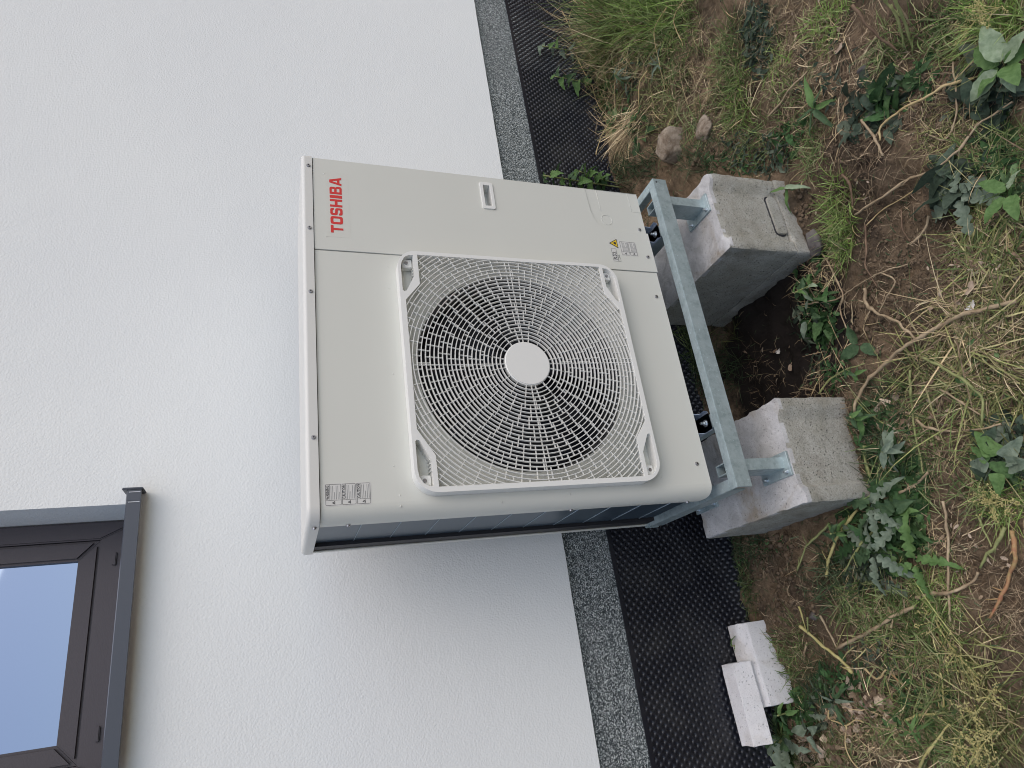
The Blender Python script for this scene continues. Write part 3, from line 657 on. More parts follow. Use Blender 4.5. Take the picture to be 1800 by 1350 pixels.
# screws
def screw(pos, nrm, parent, r=0.0044):
    bm = bmesh.new(); cyl(bm, pos, nrm, r*1.25, 0.0008, 16); p2 = Vector(pos)+Vector(nrm)*0.0008; cyl(bm, p2, nrm, r, 0.003, 6 if r > 0.0045 else 12, r*0.85)
    s = obj('screw', me_bm(bm, 'screw', 30), 'screw', parent)
    bm = bmesh.new(); cyl(bm, p2+Vector(nrm)*0.00285, nrm, r*0.45, 0.0004, 8); obj('screw_recess', me_bm(bm, 'recess'), 'screw_dark', s)
for x in (0.975, 0.769, 0.577, 0.193): screw((x, -0.0056, 1.0262), (0, -1, 0), lid)
screw((-0.0042, 0.030, 1.0265), (-1, 0, 0), lid)
for x, z in ((0.619, 0.023), (0.092, 0.030)): screw((x, -0.0001, z), (0, -1, 0), front)
screw((0.866, 0.0004, 0.022), (0, -1, 0), pc); screw((0.761, -0.0026, 0.019), (0, -1, 0), sp_)
for z in (0.953, 0.405, 0.06): screw((-0.0001, 0.0425, z), (-1, 0, 0), front)
for x, z in ((0.60, 0.83), (0.668, 0.828), (0.12, 0.85), (0.05, 0.84), (0.025, 0.84), (0.02, 0.6), (0.10, 0.16), (0.06, 0.15), (0.355, 0.836), (0.03, 0.42), (0.955, 0.985), (0.748, 0.984)):
    bm = bmesh.new(); cyl(bm, (x, 0.0 if x < SEAM else -0.0025, z), (0, -1, 0), 0.0022, 0.0009, 10, 0.0012); obj('rivet_dimple', me_bm(bm, 'dimple', 40), 'cream', front if x < SEAM else sp_)
# feet
for cx in (0.211, 0.861):
    bm = bmesh.new(); prof = [(cx-0.030, -0.0005), (cx-0.029, -0.030), (cx-0.022, FT+0.0022+0.0), (cx+0.022, FT+0.0022), (cx+0.029, -0.030), (cx+0.030, -0.0005)]
    prof = [(cx-0.030, FT+0.014), (cx-0.0285, FT+0.004), (cx-0.024, FT+0.0015), (cx+0.024, FT+0.0015), (cx+0.0285, FT+0.004), (cx+0.030, FT+0.014)]
    rows = [[bm.verts.new((x, y, z)) for x, z in prof] for y in (-0.013, 0.36)]
    for k in range(5): bm.faces.new((rows[0][k], rows[0][k+1], rows[1][k+1], rows[1][k]))
    bmesh.ops.solidify(bm, geom=bm.faces, thickness=0.0022)
    for sx in (-1, 1): addbox(bm, cx+sx*0.029-0.0011, cx+sx*0.029+0.0011, 0.012, 0.355, FT+0.010, 0.0042)
    ft_ = obj('foot', me_bm(bm, 'foot', 40), 'bracket', hp)
    bm = bmesh.new(); cyl(bm, (cx, 0.009, FT+0.0020), (0, 0, 1), 0.0105, 0.0018, 20); cyl(bm, (cx, 0.009, FT+0.0038), (0, 0, 1), 0.0072, 0.006, 6); cyl(bm, (cx, 0.009, FT+0.0098), (0, 0, 1), 0.0042, 0.010, 10)
    obj('foot_bolt', me_bm(bm, 'foot_bolt', 40), 'bolt', ft_)

# --- logo: heavy block letters from strokes
def stroke_letters(word, x0, x1, z0, z1, y):
    bm = bmesh.new(); Hh = z1-z0; adv = {'T': .86, 'O': .90, 'S': .84, 'H': .90, 'I': .42, 'B': .90, 'A': .98}
    tot = sum(adv[c] for c in word); k = (x1-x0)/tot; w = 0.27; cur = x0
    def poly(pts, holes=()):
        plate_bm(bm, [(cur+k*px, z0+Hh*pz) for px, pz in pts], [[(cur+k*px, z0+Hh*pz) for px, pz in h] for h in holes], y, y+0.0004)
    for c in word:
        a = adv[c]-0.12; t = w*a if c != 'I' else a; h = 0.22
        if c == 'T': poly([(a/2-t/2, 0), (a/2+t/2, 0), (a/2+t/2, 1-h), (a, 1-h), (a, 1), (0, 1), (0, 1-h), (a/2-t/2, 1-h)])
        if c == 'I': poly([(0, 0), (t, 0), (t, 1), (0, 1)])
        if c == 'H': poly([(0, 0), (t, 0), (t, .39), (a-t, .39), (a-t, 0), (a, 0), (a, 1), (a-t, 1), (a-t, .61), (t, .61), (t, 1), (0, 1)])
        if c == 'O':
            r_ = .2; o = [(r_, 0), (a-r_, 0), (a-.05, .05), (a, r_), (a, 1-r_), (a-.05, .95), (a-r_, 1), (r_, 1), (.05, .95), (0, 1-r_), (0, r_), (.05, .05)]
            q = .06; i = [(t+q, h), (a-t-q, h), (a-t, h+q), (a-t, 1-h-q), (a-t-q, 1-h), (t+q, 1-h), (t, 1-h-q), (t, h+q)]; poly(o, [i])
        if c == 'A': poly([(0, 0), (t*.95, 0), (t*1.12, .16), (a-t*1.12, .16), (a-t*.95, 0), (a, 0), (a/2+t*.62, 1), (a/2-t*.62, 1)], [[(t*1.36, .36), (a-t*1.36, .36), (a/2, .80)]])
        if c == 'B':
            o = [(0, 0), (a-.16, 0), (a-.03, .06), (a, .16), (a, .40), (a-.09, .52), (a-.04, .60), (a-.04, .86), (a-.09, .96), (a-.2, 1), (0, 1)]
            poly(o, [[(t, .19), (a-t, .19), (a-t, .42), (t, .42)], [(t, .62), (a-t-.03, .62), (a-t-.03, .82), (t, .82)]])
        if c == 'S':
            poly([(0, .30), (0, .16), (.05, .04), (.18, 0), (a-.18, 0), (a-.05, .04), (a, .16), (a, .44), (a-.05, .56), (a-.18, .60), (t+.05, .61), (t, .66), (t, .76), (t+.05, .80), (a-t-.05, .80), (a-t, .75), (a-t, .70), (a-.01, .70), (a-.01, .84), (a-.06, .96), (a-.18, 1), (.18, 1), (.05, .96), (0, .84), (0, .56), (.05, .44), (.18, .40), (a-t-.05, .39), (a-t, .34), (a-t, .25), (a-t-.05, .20), (t+.05, .20), (t, .25), (t, .30)])
        cur += k*adv[c]
    return me_bm(bm, 'logo')
box('logo_sticker', 0.748, 0.962, -0.00275, -0.0024, 0.922, 0.984, 'sticker', sp_)
obj('logo', stroke_letters('TOSHIBA', 0.7615, 0.9495, 0.9405, 0.9725, -0.0033), 'red', sp_)
# --- labels
def text_mesh(s, size, x, z, y, bold=0.0):
    cu = bpy.data.curves.new('t', 'FONT'); cu.body = s; cu.size = size; cu.offset = bold; cu.resolution_u = 2
    o = bpy.data.objects.new('t', cu); col.objects.link(o); bpy.context.view_layer.update()
    me = bpy.data.meshes.new_from_object(o.evaluated_get(bpy.context.evaluated_depsgraph_get()))
    bpy.data.objects.remove(o); bpy.data.curves.remove(cu)
    me.transform(Matrix(((1, 0, 0, x), (0, 0, -1, y), (0, 1, 0, z), (0, 0, 0, 1)))); me.materials.clear(); return me
def outline(bm, x0, x1, z0, z1, y, t=0.0006, r=0.002):
    plate_bm(bm, rrect(x0, x1, z0, z1, r, 3), [rrect(x0+t, x1-t, z0+t, z1-t, max(r-t, .0002), 3)], y, y+0.0002)
def barb(bm, x0, x1, z0, z1, y): addbox(bm, x0, x1, y, y+0.0002, z0, z1)
def tri(bm, cx, cz, s, y, t=0.0009):
    o = [(cx-s, cz-s*.85), (cx+s, cz-s*.85), (cx, cz+s*.9)]; g = 1-2.6*t/s; i = [((p[0]-cx)*g+cx, (p[1]-cz+s*.28)*g+cz-s*.28) for p in o]
    plate_bm(bm, o, [i], y, y+0.0002)
def warning_stack(x0, x1, rows, y, parent, iconw):
    lf = bmesh.new(); barb(lf, x0-0.002, x1+0.002, rows[-1][2]-0.002, rows[0][1]+0.002, y+0.0003); obj('label_film', me_bm(lf, 'label_film'), 'label', parent)
    bm = bmesh.new(); fine = bmesh.new()
    for (word, zt, zb, nl) in rows:
        outline(bm, x0, x1, zb, zt, y, 0.0007); barb(bm, x0+iconw, x0+iconw+0.0006, zb, zt, y); hz = zt-(zt-zb)*0.27
        barb(bm, x0+iconw, x1, hz-0.0003, hz+0.0003, y); tri(bm, x0+iconw*0.5, (zt+zb)/2, iconw*0.36, y)
        for k in range(nl):
            z = hz-(hz-zb)*(k+0.8)/(nl+0.6); barb(fine, x0+iconw+0.002, x0+iconw+0.002+(x1-x0-iconw-0.004)*(0.95 if k % 3 != 2 else 0.5), z-0.0004, z+0.0004, y)
        if word:
            tm = text_mesh(word, (zt-hz)*1.0, x0+iconw+0.0025, hz+(zt-hz)*0.16, y-0.0001, 0.00015); x_ = [v.co.x for v in tm.vertices]; k_ = min(1.0, (x1-x0-iconw-0.005)/(max(x_)-min(x_))); tm.transform(Matrix.Translation((min(x_), 0, 0)) @ Matrix.Diagonal((k_, 1, 1, 1)) @ Matrix.Translation((-min(x_), 0, 0)))
            obj('label_text', tm, 'ink', parent)
    obj('label_lines', me_bm(bm, 'label_lines'), 'ink', parent); obj('fine_print', me_bm(fine, 'fine_print'), 'inkgrey', parent)
warning_stack(0.036, 0.0835, [('WARNING', 1.0035, 0.970, 6), ('CAUTION', 0.968, 0.938, 5), ('CAUTION', 0.936, 0.906, 5)], -0.0006, front, 0.011)
warning_stack(0.7625, 0.8115, [('', 0.1085, 0.081, 5), ('', 0.079, 0.054, 5)], -0.0032, sp_, 0.011)
lf = bmesh.new(); barb(lf, 0.737, 0.783, 0.1265, 0.142, -0.0031); obj('label_film', me_bm(lf, 'film'), 'label', sp_)
bm = bmesh.new(); outline(bm, 0.737, 0.783, 0.1265, 0.1435, -0.0033, 0.0005, 0.001); outline(bm, 0.737, 0.7515, 0.118, 0.1255, -0.0033, 0.0005, 0.0006); barb(bm, 0.7535, 0.762, 0.1195, 0.1205, -0.0033); barb(bm, 0.7535, 0.760, 0.1225, 0.1232, -0.0033)
obj('label_lines', me_bm(bm, 'lines'), 'ink', sp_)
obj('label_text', text_mesh('R32', 0.0185, 0.742, 0.1288, -0.0034, 0.0002), 'ink', sp_)
bm = bmesh.new(); plate_bm(bm, [(0.7855, 0.117), (0.8195, 0.117), (0.8025, 0.146)], [], -0.0033, -0.0031); obj('warning_triangle', me_bm(bm, 'tri'), 'ink', sp_)
bm = bmesh.new(); plate_bm(bm, [(0.7893, 0.1191), (0.8157, 0.1191), (0.8025, 0.1415)], [], -0.0036, -0.0034); tr_ = obj('triangle_fill', me_bm(bm, 'fill'), 'yellow', sp_)
bm = bmesh.new(); plate_bm(bm, [(0.7985, 0.1225), (0.8065, 0.1225), (0.8075, 0.1265), (0.8050, 0.1295), (0.8040, 0.1335), (0.8015, 0.1300), (0.8000, 0.1285), (0.7980, 0.1255)], [], -0.0038, -0.0037); obj('flame_mark', me_bm(bm, 'flame'), 'ink', sp_)
#@@VEG@@
# ------------------------------------------------------------------ ground cover helpers
def np_mesh(name, V, F, tint=None):
    """one mesh from arrays: V (n,3), F (m,4) quads, tint (n,3)"""
    me = bpy.data.meshes.new(name); me.vertices.add(len(V)); me.vertices.foreach_set('co', np.asarray(V, np.float32).reshape(-1))
    me.loops.add(F.size); me.loops.foreach_set('vertex_index', F.reshape(-1).astype(np.int32)); me.polygons.add(len(F))
    me.polygons.foreach_set('loop_start', np.arange(0, F.size, F.shape[1])); me.polygons.foreach_set('loop_total', np.full(len(F), F.shape[1]))
    me.update(); me.polygons.foreach_set('use_smooth', np.ones(len(F), bool))
    if tint is not None:
        at = me.attributes.new('tint', 'FLOAT_COLOR', 'POINT'); at.data.foreach_set('color', np.concatenate([tint, np.ones((len(tint), 1))], 1).astype(np.float32).reshape(-1))
    return me
def blob_pts(px, py, rx, ry, n, pw=0.62):
    """n points of the ground spread round the place seen at (px, py)"""
    c = G(px, py); a = G(px+rx, py)-c; b = G(px, py+ry)-c; a[2] = b[2] = 0
    r = rng.random(n)**pw; th = rng.random(n)*2*np.pi
    p = c[None]+np.outer(r*np.cos(th), a)+np.outer(r*np.sin(th), b)
    k = ~blocked(p[:, 0], p[:, 1]); p = p[k]; p[:, 2] = hgt(p[:, 0], p[:, 1]); return p
PALS = {'green': [(0.13, 0.19, 0.06), (0.18, 0.24, 0.085), (0.25, 0.28, 0.13), (0.07, 0.11, 0.035)],
        'fresh': [(0.24, 0.34, 0.09), (0.31, 0.39, 0.15), (0.16, 0.25, 0.06)],
        'yellow': [(0.26, 0.26, 0.10), (0.20, 0.21, 0.08), (0.36, 0.33, 0.16), (0.10, 0.12, 0.045)],
        'dry': [(0.46, 0.36, 0.20), (0.34, 0.26, 0.15), (0.56, 0.46, 0.29), (0.20, 0.145, 0.09)],
        'dark': [(0.040, 0.066, 0.030), (0.058, 0.090, 0.040), (0.09, 0.115, 0.06)],
        'brown': [(0.09, 0.062, 0.04), (0.15, 0.105, 0.066), (0.24, 0.18, 0.115), (0.36, 0.28, 0.18)]}
def pick(pal, n):
    P_ = np.array(PALS[pal]); c = P_[rng.integers(0, len(P_), n)]*rng.uniform(0.65, 1.6, (n, 1)); return c
class Blades:
    def __init__(s): s.V = []; s.F = []; s.T = []; s.n = 0
    def add(s, base, length, width, lean, pal, az=None, azs=0.6, K=5, curl=0.6):
        n = len(base)
        if n == 0: return
        a = rng.random(n)*2*np.pi if az is None else az+rng.normal(0, azs, n)
        Ln = length*rng.uniform(0.55, 1.25, n); le = np.clip(lean+rng.normal(0, 0.25, n), 0.02, 1.55)
        bend = rng.normal(0, curl, n); pts = np.zeros((n, K, 3)); pts[:, 0] = base; pts[:, 0, 2] -= 0.004
        for k in range(1, K):
            t = k/(K-1); ph = np.clip(le+0.9*t*np.abs(bend)+0.25*t, 0, 2.0); aa = a+bend*t*0.9
            st = Ln/(K-1); pts[:, k, 0] = pts[:, k-1, 0]+st*np.sin(ph)*np.cos(aa); pts[:, k, 1] = pts[:, k-1, 1]+st*np.sin(ph)*np.sin(aa); pts[:, k, 2] = pts[:, k-1, 2]+st*np.cos(ph)
            pts[:, k, 1] = np.minimum(pts[:, k, 1], 0.574)
            pts[:, k, 2] = np.maximum(pts[:, k, 2], hgt(pts[:, k, 0], pts[:, k, 1])+0.003+0.004*rng.random(n))
        s.ribbon(pts, width*rng.uniform(0.7, 1.3, n), a, pick(pal, n))
    def ribbon(s, pts, w, a, c):
        n, K = pts.shape[:2]; side = np.stack([-np.sin(a), np.cos(a), 0.25*np.ones(n)*np.sign(np.sin(a*7))], -1)
        prof = np.array([0.8, 1.0, 0.85, 0.6, 0.12]) if K == 5 else np.linspace(1, 0.5, K)
        l = pts-side[:, None]*(w[:, None]*prof[None])[..., None]*0.5; r = pts+side[:, None]*(w[:, None]*prof[None])[..., None]*0.5
        V = np.stack([l, r], 2).reshape(n, K*2, 3); ix = np.arange(n)[:, None, None]*K*2
        q = np.array([[2*k, 2*k+1, 2*k+3, 2*k+2] for k in range(K-1)])[None]+ix+s.n
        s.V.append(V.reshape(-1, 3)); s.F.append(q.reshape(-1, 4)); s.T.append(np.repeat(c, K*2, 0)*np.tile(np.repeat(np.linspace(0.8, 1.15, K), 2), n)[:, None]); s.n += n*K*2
    def build(s, name, mt, label, cat):
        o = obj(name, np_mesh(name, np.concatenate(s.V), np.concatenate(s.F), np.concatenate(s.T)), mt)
        return tag(o, label, cat, kind='stuff')

# ------------------------------------------------------------------ grass, straw and litter
gb = Blades()
for (px, py, rx, ry, n, ln, w, lean, pal) in (
    (1130, 25, 90, 75, 900, .16, .0034, .55, 'green'), (1120, 30, 70, 70, 420, .17, .0036, .5, 'fresh'), (1060, 90, 80, 90, 420, .13, .003, .8, 'yellow'),
    (1185, 60, 55, 75, 420, .12, .0032, .7, 'green'), (1175, 150, 40, 60, 260, .10, .003, .9, 'green'), (1045, 130, 50, 80, 380, .10, .003, .8, 'green'),
    (1160, 205, 35, 50, 200, .10, .0028, .8, 'yellow'), (1295, 130, 22, 95, 520, .09, .003, .8, 'green'), (1305, 170, 25, 60, 200, .09, .003, .8, 'fresh'),
    (1225, 215, 60, 28, 170, .10, .003, 1.2, 'green'), (1250, 120, 60, 90, 200, .08, .0025, 1.2, 'yellow'), (1230, 270, 60, 40, 300, .07, .0025, 1.0, 'dark'),
    (1320, 250, 40, 50, 260, .07, .0026, 1.0, 'green'), (1080, 300, 55, 30, 400, .08, .003, .9, 'dark'), (1130, 290, 40, 25, 200, .08, .003, .9, 'dark'),
    (1330, 60, 50, 60, 240, .07, .0024, 1.2, 'dark'), (1370, 110, 30, 60, 220, .06, .0024, 1.1, 'fresh'), (1455, 40, 35, 50, 330, .07, .0026, .9, 'fresh'), (1400, 190, 40, 60, 260, .07, .0024, 1.1, 'green'),
    (1430, 260, 25, 60, 260, .07, .0025, 1.0, 'green'), (1480, 385, 28, 75, 420, .075, .0026, .7, 'fresh'), (1480, 420, 24, 60, 220, .075, .0026, .8, 'green'),
    (1560, 90, 50, 40, 200, .07, .0024, 1.0, 'green'), (1700, 60, 90, 45, 420, .10, .0026, 1.0, 'green'), (1770, 25, 45, 40, 350, .12, .003, .9, 'fresh'), (1760, 60, 50, 60, 160, .12, .002, 1.2, 'yellow'),
    (1760, 270, 60, 50, 320, .08, .0025, 1.1, 'green'), (1660, 230, 60, 50, 170, .06, .002, 1.2, 'yellow'),
    (1740, 430, 75, 95, 330, .085, .0032, 1.2, 'yellow'), (1735, 400, 70, 90, 300, .08, .0030, 1.1, 'green'), (1740, 560, 80, 60, 180, .10, .0030, 1.3, 'yellow'), (1700, 640, 110, 60, 190, .12, .0030, 1.3, 'yellow'),
    (1650, 680, 110, 60, 210, .09, .0028, 1.2, 'green'), (1760, 700, 55, 80, 170, .11, .0030, 1.2, 'yellow'), (1740, 820, 70, 70, 200, .08, .0028, 1.1, 'green'), (1770, 880, 45, 40, 220, .08, .002, 1.2, 'fresh'),
    (1550, 730, 60, 60, 340, .07, .0024, 1.0, 'dark'), (1560, 850, 70, 90, 420, .08, .0028, .9, 'dark'), (1620, 800, 40, 80, 260, .07, .0022, 1.1, 'green'),
    (1560, 1070, 110, 65, 620, .075, .0030, .95, 'green'), (1480, 1010, 60, 60, 360, .08, .0026, .9, 'dark'), (1600, 1140, 90, 55, 330, .08, .0030, 1.0, 'green'), (1650, 1040, 50, 50, 260, .06, .0022, .9, 'fresh'),
    (1700, 1150, 80, 60, 150, .09, .0028, 1.1, 'yellow'), (1620, 1260, 110, 70, 420, .08, .0030, 1.1, 'green'), (1740, 1270, 60, 70, 240, .11, .0026, 1.0, 'yellow'), (1700, 1310, 90, 40, 380, .09, .0022, 1.0, 'green'),
    (1300, 1010, 26, 70, 460, .05, .0022, .9, 'dark'), (1310, 1040, 22, 60, 260, .05, .0022, .8, 'green'), (1400, 1120, 40, 40, 130, .05, .002, 1.0, 'green'), (1395, 1170, 26, 60, 260, .08, .0028, .7, 'green'),
    (1440, 1210, 40, 60, 240, .07, .0028, .9, 'dark'), (1330, 1330, 50, 35, 420, .08, .003, .7, 'green'), (1400, 1330, 60, 40, 260, .07, .0026, .9, 'dark'), (1480, 1310, 60, 50, 220, .06, .0022, 1.0, 'green'),
    (1320, 960, 50, 20, 300, .05, .0022, 1.0, 'dark'), (1220, 620, 45, 70, 420, .13, .003, .9, 'dark'), (1260, 650, 50, 40, 220, .11, .0026, 1.2, 'dark'), (1190, 600, 25, 60, 160, .13, .0032, .8, 'green'), (1260, 590, 40, 20, 60, .12, .002, 1.4, 'yellow')):
    gb.add(blob_pts(px, py, rx, ry, int(n*.72)), ln, w, lean, pal)
    if px > 1330 or py < 250: gb.add(blob_pts(px, py, rx*1.1, ry*1.1, int(n*.20)), ln, w*.85, min(1.4, lean+.3), 'dry'); gb.add(blob_pts(px, py, rx, ry, int(n*.2)), ln*.7, w, 1.4, 'brown')
for (px, py, rx, ry, n, ln, w, lean, pal) in ((1085, 25, 45, 45, 300, .32, .0036, .38, 'green'), (1070, 70, 40, 50, 200, .22, .0034, .5, 'yellow'), (1140, 15, 60, 40, 260, .24, .0038, .4, 'fresh'), (1055, 120, 35, 45, 150, .18, .0032, .6, 'green'), (1060, 200, 40, 40, 130, .15, .0032, .8, 'yellow'), (1190, 30, 40, 50, 160, .16, .0034, .6, 'fresh')):
    gb.add(blob_pts(px, py, rx, ry, n), ln, w, lean, pal)
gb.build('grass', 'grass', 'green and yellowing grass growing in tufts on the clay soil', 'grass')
st = Blades()
for (px, py, rx, ry, n, ln, w, lean, pal) in (
    (1040, 60, 90, 90, 420, .16, .0022, 1.1, 'dry'), (960, 60, 45, 60, 260, .09, .0018, 1.4, 'dry'), (1120, 60, 60, 80, 160, .18, .0022, .8, 'dry'), (1085, 240, 45, 45, 160, .12, .0022, 1.2, 'dry'),
    (1230, 110, 60, 90, 420, .06, .0015, 1.5, 'brown'), (1220, 130, 50, 60, 220, .07, .0016, 1.5, 'dry'), (1240, 250, 80, 60, 320, .05, .0014, 1.5, 'brown'), (1400, 120, 90, 110, 1300, .055, .0015, 1.5, 'brown'),
    (1390, 60, 70, 70, 260, .06, .0015, 1.5, 'dry'), (1500, 120, 100, 110, 560, .05, .0016, 1.5, 'brown'), (1560, 230, 90, 80, 260, .05, .0016, 1.5, 'brown'), (1600, 160, 90, 80, 60, .06, .0016, 1.5, 'dry'),
    (1700, 200, 100, 100, 380, .05, .0016, 1.5, 'brown'), (1550, 320, 120, 60, 120, .06, .0015, 1.5, 'brown'), (1600, 470, 120, 110, 150, .03, .0015, 1.52, 'brown'), (1540, 530, 60, 80, 80, .05, .0015, 1.5, 'brown'),
    (1720, 480, 90, 130, 420, .05, .0018, 1.5, 'brown'), (1720, 620, 100, 90, 380, .09, .0018, 1.45, 'dry'), (1640, 760, 100, 90, 700, .06, .0015, 1.5, 'brown'), (1560, 780, 80, 100, 500, .05, .0015, 1.5, 'brown'),
    (1680, 960, 60, 90, 260, .035, .0015, 1.52, 'brown'), (1660, 980, 60, 90, 90, .05, .0016, 1.5, 'dry'), (1770, 1060, 50, 90, 380, .05, .0014, 1.5, 'brown'), (1560, 1150, 120, 80, 700, .05, .0014, 1.5, 'brown'),
    (1600, 1290, 120, 60, 520, .06, .0014, 1.5, 'dry'), (1500, 1280, 60, 70, 420, .05, .0015, 1.5, 'brown'), (1440, 480, 50, 80, 260, .05, .0014, 1.4, 'dry'), (1450, 690, 60, 60, 260, .05, .0014, 1.4, 'brown'),
    (1400, 240, 60, 60, 300, .06, .0015, 1.5, 'brown'), (1340, 660, 50, 60, 90, .05, .0014, 1.5, 'brown'), (1360, 960, 60, 50, 160, .05, .0014, 1.5, 'brown'), (1400, 1060, 60, 80, 160, .04, .0014, 1.5, 'brown')):
    st.add(blob_pts(px, py, rx, ry, n), ln*1.15, w*.9, lean, pal, curl=0.5)
n_ = 15000; p_ = np.stack([rng.uniform(-.95, 2.7, n_), rng.uniform(-1.05, .57, n_), np.zeros(n_)], 1)
cov = vnoise(p_[:, 0], p_[:, 1], 4.2)+.6*vnoise(p_[:, 0], p_[:, 1], 11); keep = (cov > -.10) & ~blocked(p_[:, 0], p_[:, 1])
for bx, by, br in ((.98, -.52, .24), (.5, .12, .33), (.62, -.62, .14), (.02, -.5, .13)):      # bare patches stay bare
    g_ = (p_[:, 0]-bx)**2+(p_[:, 1]-by)**2 < br*br; keep &= ~(g_ & (rng.random(n_) < .85))
p_ = p_[keep]; p_[:, 2] = hgt(p_[:, 0], p_[:, 1])
for k_, (pal, ln, w) in enumerate((('brown', .030, .0019), ('dark', .035, .0026), ('brown', .05, .0014), ('brown', .035, .0014), ('dark', .03, .0016))):
    st.add(p_[k_::5], ln, w, 1.35, pal, curl=.6)
# a sheaf of cut straw beside the field stone
c = G(1120, 205); st.add(np.repeat(c[None], 110, 0)+rng.normal(0, .018, (110, 3))*np.array([1, 1, 0]), .22, .0026, 1.15, 'dry', az=math.atan2(*(G(1062, 270)-c)[[1, 0]]), azs=.28, curl=.3)
c = G(1120, 225); st.add(np.repeat(c[None], 60, 0)+rng.normal(0, .015, (60, 3))*np.array([1, 1, 0]), .17, .0024, 1.2, 'dry', az=math.atan2(*(G(1090, 300)-c)[[1, 0]]), azs=.3, curl=.3)
for (px, py, rx, ry, n, ln, w, lean, pal) in ((1075, 40, 60, 60, 90, .28, .0028, .6, 'dry'), (1050, 90, 40, 60, 60, .22, .0028, .7, 'dry'), (1040, 45, 40, 50, 150, .30, .0024, .30, 'dry'), (1045, 90, 30, 40, 80, .26, .0024, .35, 'dry'), (1060, 150, 30, 50, 60, .24, .0026, .5, 'dry'), (1075, 230, 30, 40, 50, .20, .0026, .7, 'dry'), (1720, 640, 90, 90, 70, .24, .0034, 1.35, 'yellow'), (1640, 700, 90, 80, 50, .2, .0032, 1.4, 'yellow'), (1740, 430, 60, 100, 60, .16, .003, 1.4, 'yellow'), (1700, 560, 90, 60, 40, .2, .003, 1.4, 'dry'),
    (1600, 800, 80, 90, 36, .18, .003, 1.3, 'green'), (1750, 800, 50, 90, 40, .18, .003, 1.3, 'yellow'), (1560, 900, 70, 100, 36, .18, .0034, 1.2, 'green'), (1570, 1100, 110, 70, 60, .14, .003, 1.3, 'yellow'), (1650, 1200, 110, 90, 70, .16, .003, 1.25, 'yellow'),
    (1540, 1290, 90, 60, 36, .14, .003, 1.35, 'dry'), (1450, 150, 90, 100, 90, .11, .0026, 1.45, 'dry'), (1560, 110, 90, 80, 50, .12, .0026, 1.45, 'brown'), (1690, 230, 90, 80, 50, .14, .0026, 1.4, 'yellow'), (1480, 560, 60, 90, 44, .12, .0028, 1.3, 'dry'), (1470, 680, 50, 60, 30, .1, .0026, 1.3, 'dry'),
    (1060, 160, 60, 110, 70, .2, .003, 1.0, 'dry'), (1170, 130, 60, 110, 50, .16, .003, 1.1, 'dry'), (1100, 60, 80, 80, 60, .22, .003, .8, 'dry'), (1300, 180, 60, 90, 40, .12, .0026, 1.3, 'dry'), (1640, 980, 60, 90, 26, .12, .0024, 1.4, 'dry')):
    st.add(blob_pts(px, py, rx, ry, n), ln, w, lean, pal, curl=0.8)
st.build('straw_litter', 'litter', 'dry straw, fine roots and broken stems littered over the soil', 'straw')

# ------------------------------------------------------------------ leaves
def leaf_mesh(name, L_, W_, kind='oval', fold=0.25, droop=0.3, lobes=5, seed=0, nu=14):
    rs = random.Random(seed); V = []; F = []
    for i in range(nu+1):
        t = i/nu
        if kind == 'oval': w = math.sin(math.pi*t**0.8)**0.75
        elif kind == 'heart': w = (1-t)**0.62*min(1, t*9+0.15)*1.05
        elif kind == 'lance': w = math.sin(math.pi*t**0.62)**0.9
        elif kind == 'tooth': w = math.sin(math.pi*t**0.7)**0.8*(0.84+0.2*((i % 2)))
        else: w = math.sin(math.pi*min(1, t**0.8*0.98+0.02))**0.6*(0.42+0.58*abs(math.sin(math.pi*lobes*t)))
        w = max(0.02, w)*W_/2
        x = L_*t; z = -droop*L_*t*t+0.06*L_*math.sin(9*t+seed)*0.5
        for s in (-1, -0.5, 0, 0.5, 1):
            sw = (0.35*L_/nu*abs(s) if kind in ('lobed', 'tooth') else 0)
            V.append((x+sw*rs.uniform(0.4, 1.4), s*w*rs.uniform(0.93, 1.07), z+fold*abs(s)*w+0.012*W_*rs.uniform(-1, 1)*4*abs(s)))
    for i in range(nu):
        for k in range(4): a = i*5+k; F.append((a, a+1, a+6, a+5))
    return me_py(name, V, F)
LEAF = {'nettle': [leaf_mesh('leaf', .062, .046, 'tooth', .25, .35, seed=k, nu=16) for k in range(3)],
        'heart': [leaf_mesh('leaf', .08, .062, 'heart', .2, .3, seed=k) for k in range(3)],
        'oval': [leaf_mesh('leaf', .05, .024, 'oval', .3, .4, seed=k) for k in range(3)],
        'lance': [leaf_mesh('leaf', .075, .019, 'lance', .3, .5, seed=k) for k in range(3)],
        'lobed': [leaf_mesh('leaf', .12, .052, 'lobed', .25, .45, 5, seed=k, nu=30) for k in range(3)],
        'dock': [leaf_mesh('leaf', .13, .075, 'oval', .18, .3, seed=k) for k in range(3)]}
def leaf_arr(me):
    v = np.zeros(len(me.vertices)*3); me.vertices.foreach_get('co', v); f = np.zeros(len(me.loops), int); me.loops.foreach_get('vertex_index', f); return v.reshape(-1, 3), f.reshape(-1, 4)
